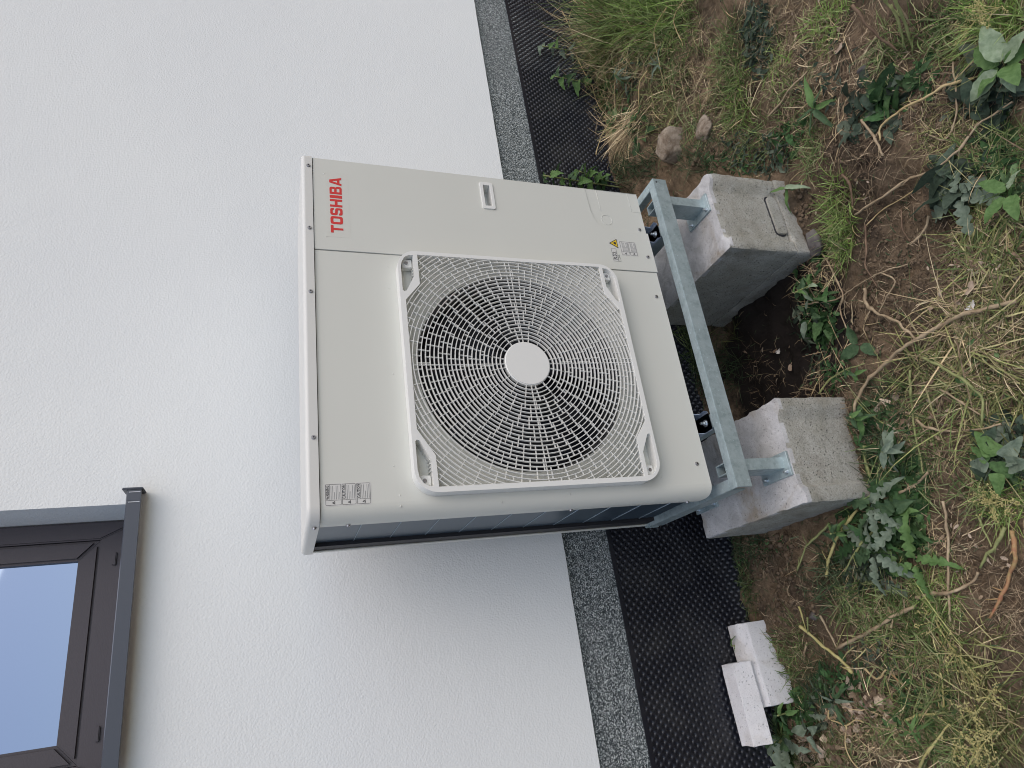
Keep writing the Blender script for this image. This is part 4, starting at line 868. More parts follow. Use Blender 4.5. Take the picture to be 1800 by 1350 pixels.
# matted, wilted foliage lying on the ground: nobody could count it
V = []; F = []; T = []; nv = 0
WP = {'wilt': [(.045, .062, .042), (.07, .085, .06), (.03, .045, .03)], 'dk': [(.022, .05, .018), (.035, .075, .026), (.05, .09, .035)], 'md': [(.06, .11, .04), (.09, .14, .06)],
      'bl': [(.16, .19, .14), (.22, .24, .19)], 'dr': [(.13, .09, .06), (.2, .15, .10), (.3, .24, .18)]}
for (px, py, rx, ry, n, kinds, pal, sc) in (
    (1105, 130, 30, 45, 110, ('oval', 'lance'), 'wilt', .9), (1060, 160, 45, 60, 90, ('heart', 'lance'), 'dk', .9), (1040, 200, 45, 40, 60, ('heart', 'nettle'), 'md', 1), (1110, 215, 35, 40, 50, ('oval', 'heart'), 'dk', .9),
    (1335, 70, 25, 70, 230, ('oval', 'lance'), 'wilt', .8), (1345, 270, 50, 40, 200, ('oval', 'lance'), 'wilt', .7), (1390, 240, 30, 40, 90, ('oval', 'heart'), 'dk', .6), (1290, 290, 60, 20, 90, ('lance', 'oval'), 'dk', .6),
    (1540, 200, 55, 50, 120, ('dock', 'oval', 'heart'), 'wilt', .62), (1565, 180, 30, 30, 40, ('dock',), 'dk', .6), (1620, 130, 40, 40, 60, ('oval', 'heart'), 'dk', .7), (1450, 130, 60, 70, 90, ('lance', 'oval'), 'wilt', .6),
    (1740, 170, 60, 60, 150, ('oval', 'dock'), 'wilt', .7), (1760, 260, 45, 60, 90, ('oval',), 'dk', .8), (1700, 320, 60, 40, 90, ('dock', 'oval'), 'wilt', .7), (1780, 330, 30, 30, 50, ('oval',), 'md', .8),
    (1430, 490, 28, 60, 80, ('lance', 'oval'), 'dk', .9), (1450, 560, 35, 50, 110, ('oval', 'lance', 'heart'), 'dk', .9), (1440, 600, 30, 60, 70, ('lance',), 'wilt', .8), (1470, 650, 40, 40, 110, ('oval', 'lance'), 'dk', .6),
    (1540, 760, 50, 60, 190, ('oval', 'lance'), 'dk', .9), (1580, 850, 60, 70, 240, ('oval', 'lance', 'heart'), 'dk', .9), (1560, 940, 70, 60, 240, ('oval', 'lance', 'lobed'), 'dk', .8), (1600, 920, 40, 70, 60, ('lobed', 'oval'), 'md', .8),
    (1520, 1000, 60, 40, 110, ('oval', 'lobed'), 'wilt', .7), (1500, 880, 50, 40, 90, ('lance', 'oval'), 'dk', .8), (1760, 790, 50, 60, 200, ('oval', 'heart'), 'wilt', .8), (1770, 830, 40, 40, 60, ('heart', 'oval'), 'md', .8),
    (1480, 1200, 50, 40, 120, ('lance', 'oval'), 'dk', .8), (1460, 1240, 40, 40, 90, ('lobed', 'lance'), 'wilt', .6), (1540, 1150, 60, 40, 130, ('lance', 'oval'), 'wilt', .5), (1520, 1250, 60, 50, 170, ('oval', 'heart'), 'dr', .6),
    (1430, 1320, 60, 30, 120, ('oval', 'heart'), 'dr', .7), (1600, 1230, 80, 60, 130, ('oval', 'lance'), 'dk', .6), (1340, 1330, 40, 25, 90, ('lance', 'oval'), 'dk', .7), (1400, 1250, 40, 40, 110, ('oval', 'lobed'), 'dk', .7),
    (1300, 1000, 30, 60, 130, ('oval',), 'dk', .35), (1350, 960, 40, 20, 70, ('oval',), 'dk', .35), (1700, 470, 100, 130, 110, ('oval', 'lance'), 'dr', .5), (1600, 750, 100, 90, 120, ('oval', 'heart'), 'dr', .5),
    (1450, 60, 60, 60, 60, ('oval',), 'dr', .5), (1720, 950, 70, 100, 60, ('oval',), 'dr', .45), (1360, 640, 50, 60, 16, ('oval',), 'dr', .5), (1470, 330, 60, 60, 26, ('oval', 'lance'), 'dr', .4), (1740, 640, 60, 120, 60, ('oval',), 'md', .5), (1660, 1280, 100, 60, 90, ('oval', 'lance'), 'md', .45)):
    p = blob_pts(px, py, rx, ry, int(n*.85))
    for q in p:
        lm = random.choice(LEAF[random.choice(kinds)]); v, f = leaf_arr(lm); s_ = sc*.66*random.uniform(.45, 1.35)
        qm = Matrix.Rotation(random.uniform(0, 6.28), 3, 'Z') @ Matrix.Rotation(random.gauss(-.05, .38), 3, 'Y') @ Matrix.Rotation(random.gauss(0, .6), 3, 'X')
        v = v.copy(); cu = random.uniform(-8, 14); v[:, 2] += cu*v[:, 1]**2-0.4*random.random()*v[:, 0]**2/.08
        v = (v*s_) @ np.array(qm.transposed())+q[None]; hh = hgt(v[:, 0], np.minimum(v[:, 1], .574)); v[:, 2] = np.maximum(v[:, 2]+.008, hh+.002+.006*random.random()); v[:, 1] = np.minimum(v[:, 1], .576)
        if blocked(v[:, 0], v[:, 1], 0.0).any() and q[1] < .57: continue
        c = np.array(random.choice(WP[pal]))*random.uniform(0.9, 2.6)
        V.append(v); F.append(f+nv); T.append(np.repeat(c[None], len(v), 0)); nv += len(v)
tag(obj('wilted_foliage', np_mesh('wilted_foliage', np.concatenate(V), np.concatenate(F), np.concatenate(T)), 'grass'), 'matted dark wilted weeds lying over the soil', 'foliage', kind='stuff')
# clods and pebbles
ico = bmesh.new(); bmesh.ops.create_icosphere(ico, subdivisions=1, radius=1.0); iv = np.array([v.co[:] for v in ico.verts]); fi = np.array([[v.index for v in f.verts] for f in ico.faces]); ico.free()
V = []; F = []; nv = 0
for (px, py, rx, ry, n, r0) in ((1600, 460, 130, 130, 1500, .0032), (1500, 260, 60, 60, 400, .003), (1640, 190, 80, 70, 500, .003), (1460, 260, 60, 60, 200, .0035), (1620, 180, 80, 60, 240, .004), (1540, 560, 60, 80, 260, .005), (1380, 1060, 60, 110, 420, .005), (1420, 1260, 60, 90, 260, .004),
    (1670, 960, 60, 90, 420, .003), (1420, 380, 30, 60, 160, .006), (1240, 150, 60, 110, 260, .004), (1260, 260, 70, 40, 200, .005), (1360, 960, 50, 50, 160, .007), (1760, 1080, 60, 120, 200, .003), (1600, 800, 150, 300, 400, .003)):
    for q in blob_pts(px, py, rx, ry, n):
        r_ = r0*random.choice((.4, .5, .6, .8, 1, 1.5))*random.uniform(.7, 1.5); v = iv*rng.uniform(.65, 1.3, (12 if len(iv) == 12 else len(iv), 1))*np.array([1, random.uniform(.7, 1.1), random.uniform(.5, .9)])*r_
        V.append(v+q[None]+np.array([0, 0, r_*.3])); F.append(fi+nv); nv += len(iv)
tag(obj('soil_clods', np_mesh('soil_clods', np.concatenate(V), np.concatenate(F)), 'clod'), 'crumbs and clods of brown clay lying on the bare soil', 'soil', kind='stuff')

# ------------------------------------------------------------------ stones
def stone(name, px, py, size, squash, mt, label, seed, cat='stone', lift=0.3, ang=0.0):
    rs = random.Random(seed); bm = bmesh.new()
    for k in range(26):
        v = Vector((rs.gauss(0, 1), rs.gauss(0, 1), rs.gauss(0, 1))).normalized()*rs.uniform(.8, 1.05); bm.verts.new((v.x*size*squash[0], v.y*size*squash[1], v.z*size*squash[2]))
    r = bmesh.ops.convex_hull(bm, input=bm.verts); bmesh.ops.delete(bm, geom=[g for g in r['geom_interior'] if isinstance(g, bmesh.types.BMVert)], context='VERTS')
    bmesh.ops.bevel(bm, geom=list(bm.edges), offset=size*.05, segments=1, affect='EDGES')
    bmesh.ops.triangulate(bm, faces=bm.faces); bmesh.ops.subdivide_edges(bm, edges=list(bm.edges), cuts=1)
    for v in bm.verts: v.co += v.co.normalized()*size*.06*mnoise.fractal(v.co*(1.6/size)+Vector((seed, 0, 0)), .8, 2, 4)
    o = obj(name, me_bm(bm, name, 26), mt); g = G(px, py); o.location = (g[0], g[1], g[2]+size*squash[2]*lift); o.rotation_euler = (0, 0, ang)
    return tag(o, label, cat)
stone('field_stone', 1192, 256, .088, (.92, .95, .8), 'stone', 'large pale brown field stone lying by the straw near the right block', 4, ang=.6)
stone('field_stone', 1246, 228, .055, (1.1, .9, .6), 'stone', 'flat earth-caked stone behind the large pale field stone', 9)
stone('field_stone', 1440, 428, .05, (1.2, .7, .6), 'grey_stone', 'dark grey stone half buried in front of the right block', 12, lift=.1)
stone('field_stone', 1522, 124, .012, (.9, 1.3, .8), 'grey_stone', 'small smooth grey pebble among the dry roots', 15)
stone('field_stone', 1432, 1083, .015, (1, 1.2, .8), 'grey_stone', 'small bluish grey pebble on the bare clay slope', 16)

# ------------------------------------------------------------------ pieces of white aerated block by the membrane
def block_piece(name, prof, x0, x1, rot, label, seed):
    bm = extrude_x(prof, x0, x1); bmesh.ops.recalc_face_normals(bm, faces=bm.faces)
    bmesh.ops.bevel(bm, geom=list(bm.edges), offset=.0012, segments=1, affect='EDGES')
    bmesh.ops.triangulate(bm, faces=[f for f in bm.faces if len(f.verts) > 4])
    for _ in range(3): bmesh.ops.subdivide_edges(bm, edges=[e for e in bm.edges if e.calc_length() > .02], cuts=1)
    bmesh.ops.triangulate(bm, faces=[f for f in bm.faces if len(f.verts) > 4])
    c = Vector(((x0+x1)/2, .5, -.4))
    for v in bm.verts:
        e = .016*max(0, abs(v.co.x-c.x)/((x1-x0)/2)-.9)*10
        v.co += v.normal*(.0012*mnoise.noise(v.co*90)+e*.25*mnoise.noise(v.co*45+Vector((seed, 0, 0))))
    bmesh.ops.rotate(bm, verts=bm.verts, cent=c, matrix=Matrix.Rotation(rot, 3, 'Z'))
    return tag(obj(name, me_bm(bm, name, 24), 'aerated'), label, 'block')
block_piece('broken_block', [(.576, -.48), (.576, -.3525), (.536, -.3525), (.524, -.358), (.517, -.366), (.502, -.372), (.498, -.378), (.496, -.48)], -.575, -.318, R(3), 'stepped white broken block lying against the black membrane', 1)
block_piece('broken_block', [(.577, -.3520), (.577, -.2900), (.522, -.2960), (.496, -.3500), (.497, -.3520)], -.676, -.434, R(2), 'white broken block with a rough sloping face, topmost of the two', 2)

# ------------------------------------------------------------------ stalks and roots, each lying where the photograph shows it
def stalk(px, r0, mt, label, r1=None, lift=.012, arch=0.0, name='dry_stalk', cat='stalk', group=None, heights=None, parent_only=False):
    r0 *= 1.15; r1 = r1*1.15 if r1 else None; pts = [G(*p) for p in px]
    for i, p in enumerate(pts):
        t = i/(len(pts)-1); p[2] += lift+r0+arch*math.sin(math.pi*t)+(heights[i] if heights else 0)
    pts = catmull(pts, 6)
    for k_, p in enumerate(pts):
        q_ = Vector((p[0]*38, p[1]*38, px[0][0])); p[:] += np.array(mnoise.noise_vector(q_))*r0*.9
        p[2] = max(p[2], float(hgt(p[0], min(p[1], .58)))+r0*.6)
    n = len(pts); rad = [r0+((r1 if r1 is not None else r0*.6)-r0)*i/(n-1) for i in range(n)]
    sd_ = int(px[0][0]*7+px[0][1]); nod = random.Random(sd_); kn = {nod.randrange(2, n-1) for _ in range(max(1, n//7))}; rad = [r_*(1.35 if k_ in kn else 1)*nod.uniform(.82, 1.12) for k_, r_ in enumerate(rad)]
    V, F = tube_mesh(pts, rad, 7, sd_, .16)
    if r0 > .0032:                      # a few broken side shoots
        for k_ in sorted(kn)[:3]:
            p = pts[k_]; a = nod.uniform(0, 6.28); l_ = nod.uniform(.012, .035); q = p+np.array([math.cos(a)*l_, math.sin(a)*l_, nod.uniform(.0, .4)*l_])
            v2, f2 = tube_mesh([p, (p+q)/2+np.array([0, 0, .002]), q], [r0*.4, r0*.3, r0*.18], 5, sd_+k_); F += [tuple(i+len(V) for i in f) for f in f2]; V += v2
    o = obj(name, me_py(name, V, F), mt)
    return tag(o, label, cat, group)
S = stalk
S([(1722, 139), (1678, 155), (1640, 175), (1600, 198), (1564, 224), (1558, 248)], .0036, 'stem_straw', 'long tan arching stalk across the bare orange soil at the upper right', arch=.012)
S([(1524, 212), (1545, 242), (1563, 275)], .0038, 'stem_tan', 'short split brown stalk below the flattened grey leaves')
S([(1690, 112), (1694, 160), (1690, 200), (1672, 246), (1648, 240)], .0022, 'stem_tan', 'thin hooked stem crossing the long tan arching stalk')
S([(1511, 378), (1560, 347), (1606, 318), (1651, 300), (1695, 266), (1730, 224), (1790, 180)], .0034, 'stem_tan', 'long straight greyish stalk running to the broad green leaves')
S([(1533, 398), (1560, 372), (1600, 345), (1640, 318)], .0018, 'stem_straw', 'thin straw stem lying parallel to the long greyish stalk')
S([(1645, 380), (1640, 398), (1631, 409), (1618, 428), (1602, 430)], .0032, 'stem_tan', 'pale forked root curling like a hook on the big soil patch')
S([(1594, 368), (1595, 400), (1600, 412), (1607, 424)], .0022, 'stem_brown', 'dark bent root joining the pale hooked root')
S([(1531, 396), (1531, 442), (1533, 469), (1553, 507)], .0025, 'stem_brown', 'thin dark root along the near edge of the big soil patch')
S([(1527, 507), (1533, 535), (1553, 551), (1584, 564), (1602, 580), (1620, 596)], .0044, 'stem_tan', 'thick split brown stalk at the left end of the big soil patch')
S([(1560, 480), (1578, 490), (1580, 503), (1560, 540), (1548, 570)], .0022, 'stem_tan', 'crooked pale root above the thick split stalk')
S([(1800, 530), (1755, 542), (1710, 556), (1667, 573), (1631, 593), (1600, 614), (1567, 642), (1533, 675), (1516, 722)], .0045, 'stem_tan', 'longest stalk, greenish tan, sweeping from the picture edge to the left block', r1=.004, arch=.01)
S([(1633, 627), (1660, 640), (1711, 667), (1747, 698), (1742, 730), (1738, 753)], .0034, 'stem_green', 'green stalk with a sharp kink near its end', arch=.02)
S([(1622, 738), (1644, 753), (1687, 758), (1738, 753), (1775, 744)], .0032, 'stem_tan', 'curved brown stalk meeting the kinked green stalk')
S([(1664, 684), (1700, 708), (1740, 730)], .0026, 'stem_tan', 'straight brown stem inside the curve of the kinked green stalk')
S([(1641, 722), (1660, 740), (1690, 753)], .0028, 'stem_brown', 'short brown stem touching the curved brown stalk')
S([(1611, 650), (1612, 690), (1613, 724), (1618, 773), (1633, 833)], .0030, 'stem_green', 'upright green stem in front of the left block')
S([(1529, 784), (1534, 810), (1540, 836)], .0036, 'stem_green', 'short cut pale green stub close to the left block', r1=.0034)
S([(1567, 876), (1604, 861), (1625, 846), (1642, 830)], .0040, 'stem_tan', 'pale broken stick lying left of the upright green stem')
S([(1515, 896), (1500, 926), (1487, 953), (1472, 985), (1460, 1013)], .0038, 'stem_yellow', 'straight yellow stem beside the left block', r1=.0034, arch=.02)
S([(1468, 918), (1450, 940), (1435, 960), (1409, 1002)], .0036, 'stem_green', 'dull olive stem leaning nearest the left block', arch=.015)
S([(1545, 930), (1520, 962), (1490, 1008)], .0034, 'stem_green', 'shaded olive stem behind the straight yellow stem')
S([(1673, 880), (1675, 950), (1678, 1033), (1684, 1090)], .0034, 'stem_tan', 'straight brown stalk crossing the lower soil patch')
S([(1622, 1049), (1650, 1043), (1678, 1040), (1718, 1024), (1729, 1005)], .0042, 'stem_tan', 'thick brown root crossing the end of the straight stalk')
S([(1480, 1138), (1515, 1120), (1555, 1098), (1590, 1078), (1622, 1062)], .0044, 'stem_tan', 'thick straight tan stick lying over the lower grass', r1=.004)
S([(1456, 1080), (1466, 1105), (1478, 1139)], .0032, 'stem_tan', 'short stick forming a corner with the thick tan stick')
S([(1415, 1098), (1437, 1114), (1460, 1133), (1485, 1157), (1509, 1182)], .0046, 'stem_yellow', 'thick yellow split stalk at the edge of the clay slope', r1=.0038)
S([(1423, 1063), (1425, 1085), (1428, 1106)], .0026, 'stem_yellow', 'short yellow twig rising above the thick yellow stalk', heights=[.02, .01, 0])
S([(1438, 1082), (1434, 1098), (1431, 1112)], .0026, 'stem_green', 'short green twig rising above the thick yellow stalk', heights=[.02, .01, 0])
S([(1429, 1128), (1426, 1142), (1418, 1153)], .0032, 'stem_tan', 'stubby bent root on the bare clay below the yellow stalk')
S([(1789, 930), (1795, 978), (1787, 1010), (1778, 1042), (1758, 1083)], .0046, 'stem_red', 'red and yellow stalk near the right picture edge')
S([(1780, 925), (1768, 945), (1756, 962), (1731, 995)], .0044, 'stem_green', 'thick olive stalk beside the red and yellow one')
S([(1733, 905), (1745, 930), (1756, 960)], .0026, 'stem_green', 'thin green stem ending at the thick olive stalk')
S([(1467, 1238), (1473, 1260), (1484, 1269), (1496, 1274), (1512, 1265), (1532, 1268)], .0024, 'stem_straw', 'wavy pale root beside the lower soil strip')
S([(1496, 1275), (1496, 1300), (1502, 1325), (1520, 1350)], .0024, 'stem_straw', 'pale root hanging down from the wavy pale root')
S([(1530, 1172), (1545, 1186), (1556, 1190), (1566, 1176)], .0030, 'stem_straw', 'pale curled knot of root in the lower grass')
S([(1572, 1180), (1590, 1194), (1607, 1209)], .0016, 'stem_red', 'thin pinkish stem beside the curled root knot')
S([(1655, 1118), (1668, 1136), (1681, 1154)], .0018, 'stem_straw', 'thin white straw lying in the lower grass')
S([(1598, 1265), (1630, 1255), (1665, 1250), (1672, 1215), (1664, 1180)], .0030, 'stem_yellow', 'kinked yellow stem in the lowest grass')
S([(1625, 1350), (1650, 1320), (1680, 1270)], .0034, 'stem_yellow', 'slanting yellow stalk at the lower picture edge', arch=.02)
S([(998, 130), (1020, 158), (1040, 178), (1056, 194)], .0042, 'stem_brown', 'brown twig leaning on the membrane at the upper left')
S([(925, 76), (945, 108), (960, 135), (992, 170), (1030, 206)], .0020, 'stem_straw', 'long straw lying across the membrane', heights=[.08, .06, .04, .02, 0])
S([(991, 264), (1020, 250), (1060, 231), (1085, 205)], .0022, 'stem_straw', 'straw stem pointing at the plinth from the sheaf', heights=[.06, .05, .02, 0])
S([(1122, 0), (1116, 40), (1112, 88)], .0024, 'stem_straw', 'upright straw in the tall green grass', heights=[.05, .04, 0])
S([(1240, 0), (1210, 39), (1209, 82)], .0024, 'stem_straw', 'sharply bent yellow straw at the edge of the tall grass', heights=[.06, .05, 0])
S([(1200, 20), (1178, 60), (1176, 110), (1175, 160)], .0018, 'stem_straw', 'thin straight straw standing in the green grass', heights=[.06, .05, .03, 0])
S([(1160, 128), (1141, 146), (1138, 170), (1130, 186)], .0024, 'stem_straw', 'forked golden straw above the straw sheaf', heights=[.04, .03, .02, 0])
S([(998, 20), (1008, 40), (1015, 70), (1045, 78), (1085, 92)], .0022, 'stem_straw', 'bent straw in front of the dried grass on the membrane', heights=[.09, .09, .07, .04, 0])
S([(1035, 5), (1005, 35), (968, 66)], .0020, 'stem_straw', 'straight straw crossing the bent straw', heights=[.05, .07, .08])
S([(1632, 0), (1627, 40), (1620, 90)], .0042, 'stem_green', 'tallest cut green stem at the upper picture edge', heights=[.10, .06, 0])
S([(1590, 0), (1592, 15), (1594, 32)], .0036, 'stem_green', 'short green stem at the very upper picture edge', heights=[.06, .03, 0])
S([(1607, 20), (1607, 55), (1606, 88)], .0036, 'stem_green', 'cut green stem with a pinkish foot', heights=[.06, .03, 0])
S([(1548, 20), (1566, 60), (1586, 92)], .0042, 'stem_brown', 'dark leaning stem near the upper picture edge', heights=[.08, .04, 0])
S([(1618, 0), (1617, 25), (1618, 48)], .0026, 'stem_tan', 'thin pinkish stem between the cut green stems', heights=[.08, .05, .02])
S([(1361, 208), (1385, 180), (1400, 155), (1428, 128)], .0032, 'stem_tan', 'forked tan twig over the dark leaf heap')
S([(1448, 205), (1432, 230), (1424, 255)], .0022, 'stem_tan', 'curved red-brown stem above the upper soil patch')
S([(1490, 308), (1506, 330), (1508, 362)], .0040, 'stem_brown', 'dark stubby root sticking out of the upper soil patch')
S([(1428, 432), (1455, 446), (1475, 478), (1490, 520), (1487, 545), (1500, 590)], .0026, 'stem_tan', 'grey branching stem at the edge of the dark pit')
S([(1415, 537), (1440, 533), (1480, 527), (1510, 505), (1560, 480), (1605, 465)], .0024, 'stem_tan', 'pale twig reaching from the pit over the soil patch')
S([(1456, 692), (1475, 668), (1500, 650), (1530, 640)], .0026, 'stem_green', 'green stem bending over the corner of the left block', heights=[.02, .02, .01, 0])

# ------------------------------------------------------------------ weeds, each a thing with its leaves
def weed(name, px, py, leaves, mt, label, stems=(), cat='weed', stem_mt='stem_green', base_lift=0.0):
    g = G(px, py); root = empty(name, (g[0], g[1], g[2]), label, cat)
    for (pts, r_) in stems:
        V, F = tube_mesh(catmull([np.array(p)+g for p in pts], 5), r_, 6, len(pts)); obj('stem', me_py('stem', V, F), stem_mt, root)
    for (kind, off, az, tilt, sc, *mm) in leaves:
        me = random.choice(LEAF[kind]); key = (me.name, mm[0] if mm else mt)
        if key not in LCACHE: c = me.copy(); c.materials.clear(); c.materials.append(M[key[1]]); LCACHE[key] = c
        o = bpy.data.objects.new('leaf', LCACHE[key]); col.objects.link(o); o.parent = root; o.location = off; o.rotation_euler = (random.gauss(0, .45), -tilt, az); o.scale = (sc*.78, sc*.72, sc*random.uniform(.7, 1.6))
    return root
LCACHE = {}
def rosette(kind, n, sc, t0=.3, z=.01, r=.005, mats=None, spread=.5):
    out = []
    for k in range(n):
        a = 2*math.pi*k/n+random.uniform(-spread, spread); out.append((kind, (r*math.cos(a), r*math.sin(a), z+random.uniform(0, .01)), a, t0+random.uniform(-.25, .35), sc*random.uniform(.7, 1.2))+((random.choice(mats),) if mats else ()))
    return out
def stemmed(kind, top, n, sc, mats=None, az0=0.0, droop=0.0):
    out = []
    for k in range(n):
        t = .25+.75*k/(n-1); a = az0+2.4*k+random.uniform(-.3, .3); out.append((kind, (top[0]*t, top[1]*t, top[2]*t), a, .25-droop+random.uniform(-.3, .2), sc*random.uniform(.75, 1.15)*(1.15-.4*t))+((random.choice(mats),) if mats else ()))
    return out
weed('nettle_plant', 990, 318, stemmed('nettle', (-.03, -.05, .41), 18, 1.35, ['leaf_green', 'leaf_green', 'leaf_dark']), 'leaf_green', 'green nettle with toothed leaves growing against the membrane beside the heat pump', [([(0, 0, -.02), (-.01, -.02, .2), (-.03, -.05, .41)], .0032)])
weed('nettle_plant', 1040, 318, stemmed('nettle', (.0, -.05, .22), 12, 1.2, ['leaf_dark', 'leaf_green']), 'leaf_green', 'smaller shaded nettle just right of the heat pump foot', [([(0, 0, -.02), (0, -.02, .11), (0, -.05, .22)], .0026)])
weed('bindweed_plant', 1040, 150, stemmed('heart', (-.02, -.03, .27), 12, 1.05, ['leaf_dark', 'leaf_grey', 'leaf_green']), 'leaf_dark', 'dark heart-leaved weed in front of the upper membrane', [([(0, 0, -.02), (-.01, -.02, .14), (-.02, -.03, .27)], .0024)])
weed('bindweed_plant', 1030, 95, stemmed('heart', (-.03, -.02, .29), 10, 1.0, ['leaf_green', 'leaf_grey']), 'leaf_green', 'greyish heart-leaved weed beneath the bent straw', [([(0, 0, -.02), (-.01, -.01, .15), (-.03, -.02, .29)], .0024)])
weed('wilted_weed', 1112, 150, stemmed('lance', (-.01, -.05, .12), 20, .9, ['leaf_grey', 'leaf_dark']), 'leaf_grey', 'drooping grey-green weed at the middle of the tall grass', [([(0, 0, 0), (-.01, -.03, .08), (-.01, -.05, .12)], .003)])
weed('slim_weed', 1168, 115, rosette('lance', 8, .95, .8, .02), 'leaf_grey', 'tuft of slim grey-green leaves standing in the green grass')
weed('slim_weed', 1446, 195, rosette('lance', 6, 1.5, .45, .015, mats=['leaf_dark', 'leaf_green']), 'leaf_dark', 'rosette of slim dark leaves above the upper soil patch')
weed('slim_weed', 1403, 335, [('lance', (0, 0, .05), -1.9, .1, 1.3, 'leaf_pale'), ('lance', (0, 0, .05), .9, .5, 1.1, 'leaf_green'), ('lance', (0, 0, .04), 2.6, .3, 1.2, 'leaf_green'), ('lance', (0, 0, .03), 4.4, -.1, 1.0, 'leaf_dark')], 'leaf_green', 'upright weed with one pale leaf at the front corner of the right block', [([(0, 0, 0), (.003, -.003, .03), (0, 0, .055)], .0028)])
weed('dock_plant', 1785, 122, rosette('dock', 9, .74, .35, .03, .01, ['leaf_green', 'leaf_pale', 'leaf_green']), 'leaf_green', 'large broad-leaved dock at the right picture edge')
weed('dock_plant', 1800, 345, rosette('dock', 5, .55, .4, .03, .01, ['leaf_green', 'leaf_pale']), 'leaf_green', 'light green broad-leaved weed below the large dock')
weed('withered_dock', 1700, 348, rosette('lobed', 5, 1.0, .05, .02, .01, ['leaf_grey']), 'leaf_grey', 'flattened grey lobed leaves at the edge of the big soil patch')
weed('lamb_weed', 1436, 500, stemmed('oval', (-.03, .01, .09), 9, 1.2, ['leaf_green', 'leaf_dark', 'leaf_pale']), 'leaf_green', 'leafy weed leaning into the dark pit between the blocks', [([(0, 0, 0), (-.015, 0, .05), (-.03, .01, .09)], .0026)])
weed('lamb_weed', 1440, 556, rosette('oval', 7, 1.1, .3, .03, .02, ['leaf_grey', 'leaf_dark']), 'leaf_grey', 'grey-leaved weed on the rim of the pit')
weed('dark_leaf_weed', 1528, 606, rosette('dock', 3, .62, .25, .03, .005), 'leaf_dark', 'weed with one large dark folded leaf below the pit')
weed('lamb_weed', 1520, 660, stemmed('oval', (.0, -.02, .08), 10, .75, ['leaf_green', 'leaf_dark']), 'leaf_green', 'small leafy weed under the longest stalk')
weed('lamb_weed', 1528, 745, stemmed('oval', (.01, -.03, .09), 12, 1.1, ['leaf_dark', 'leaf_green']), 'leaf_dark', 'dark leafy weed touching the front of the left block', [([(0, 0, 0), (.005, -.015, .05), (.01, -.03, .09)], .0026)])
weed('lamb_weed', 1578, 790, stemmed('oval', (-.01, -.02, .08), 11, 1.35, ['leaf_dark', 'leaf_grey']), 'leaf_dark', 'weed with long oval leaves between the upright stem and the left block', [([(0, 0, 0), (-.005, -.01, .05), (-.01, -.02, .08)], .0026)])
weed('thistle_plant', 1550, 890, rosette('lobed', 7, 1.0, .4, .03, .01, ['leaf_dark', 'leaf_grey']), 'leaf_dark', 'lobed dark weed left of the pale broken stick')
weed('thistle_plant', 1595, 905, rosette('oval', 8, 1.2, .45, .03, .01, ['leaf_green', 'leaf_dark']), 'leaf_green', 'green-leaved weed at the left rim of the lower soil patch')
weed('thistle_plant', 1558, 970, rosette('lobed', 6, .95, .25, .03, .01, ['leaf_grey', 'leaf_grey', 'leaf_dark']), 'leaf_grey', 'greyish lobed weed hanging below the left block')
weed('thistle_plant', 1628, 985, rosette('lobed', 4, .95, .35, .03, .01, ['leaf_green']), 'leaf_green', 'bright green lobed weed beside the lower soil patch')
weed('lamb_weed', 1500, 930, stemmed('oval', (-.01, -.02, .10), 12, 1.0, ['leaf_dark', 'leaf_green']), 'leaf_dark', 'dark weed around the foot of the straight yellow stem', [([(0, 0, 0), (-.005, -.01, .05), (-.01, -.02, .10)], .0024)])
weed('heart_weed', 1775, 815, rosette('heart', 8, .9, .3, .03, .02, ['leaf_grey', 'leaf_green']), 'leaf_grey', 'pale heart-leaved weed near the right picture edge')
weed('thistle_plant', 1392, 1300, rosette('lobed', 7, 1.35, .75, .03, .01, ['leaf_dark', 'leaf_grey']), 'leaf_dark', 'large dark thistle with jagged leaves in front of the white broken blocks', [([(0, 0, -.01), (0, .01, .03), (0, .02, .05)], .006)])
weed('lamb_weed', 1400, 1248, stemmed('oval', (-.005, 0, .07), 7, 1.1, ['leaf_dark', 'leaf_green']), 'leaf_dark', 'leafy weed at the end of the stepped white block', [([(0, 0, 0), (-.003, 0, .04), (-.005, 0, .07)], .0026)])
weed('lamb_weed', 1436, 1285, rosette('heart', 4, .8, .4, .02, .01, ['leaf_grey']), 'leaf_grey', 'wilting grey-leaved weed below the white blocks')
weed('fern_weed', 1289, 1135, stemmed('lobed', (0, -.01, .10), 6, .42, ['leaf_grey', 'leaf_green']), 'leaf_grey', 'small feathery weed against the membrane beside the white blocks', [([(0, 0, -.01), (0, -.005, .05), (0, -.01, .10)], .002)])
weed('lamb_weed', 1482, 1230, rosette('lance', 8, 1.0, .4, .02, .01, ['leaf_grey', 'leaf_dark']), 'leaf_grey', 'grey-green weed beside the wavy pale root')
weed('lamb_weed', 1630, 1275, stemmed('lance', (.0, -.02, .08), 8, .7, ['leaf_green', 'leaf_pale']), 'leaf_green', 'light green weed below the kinked yellow stem')
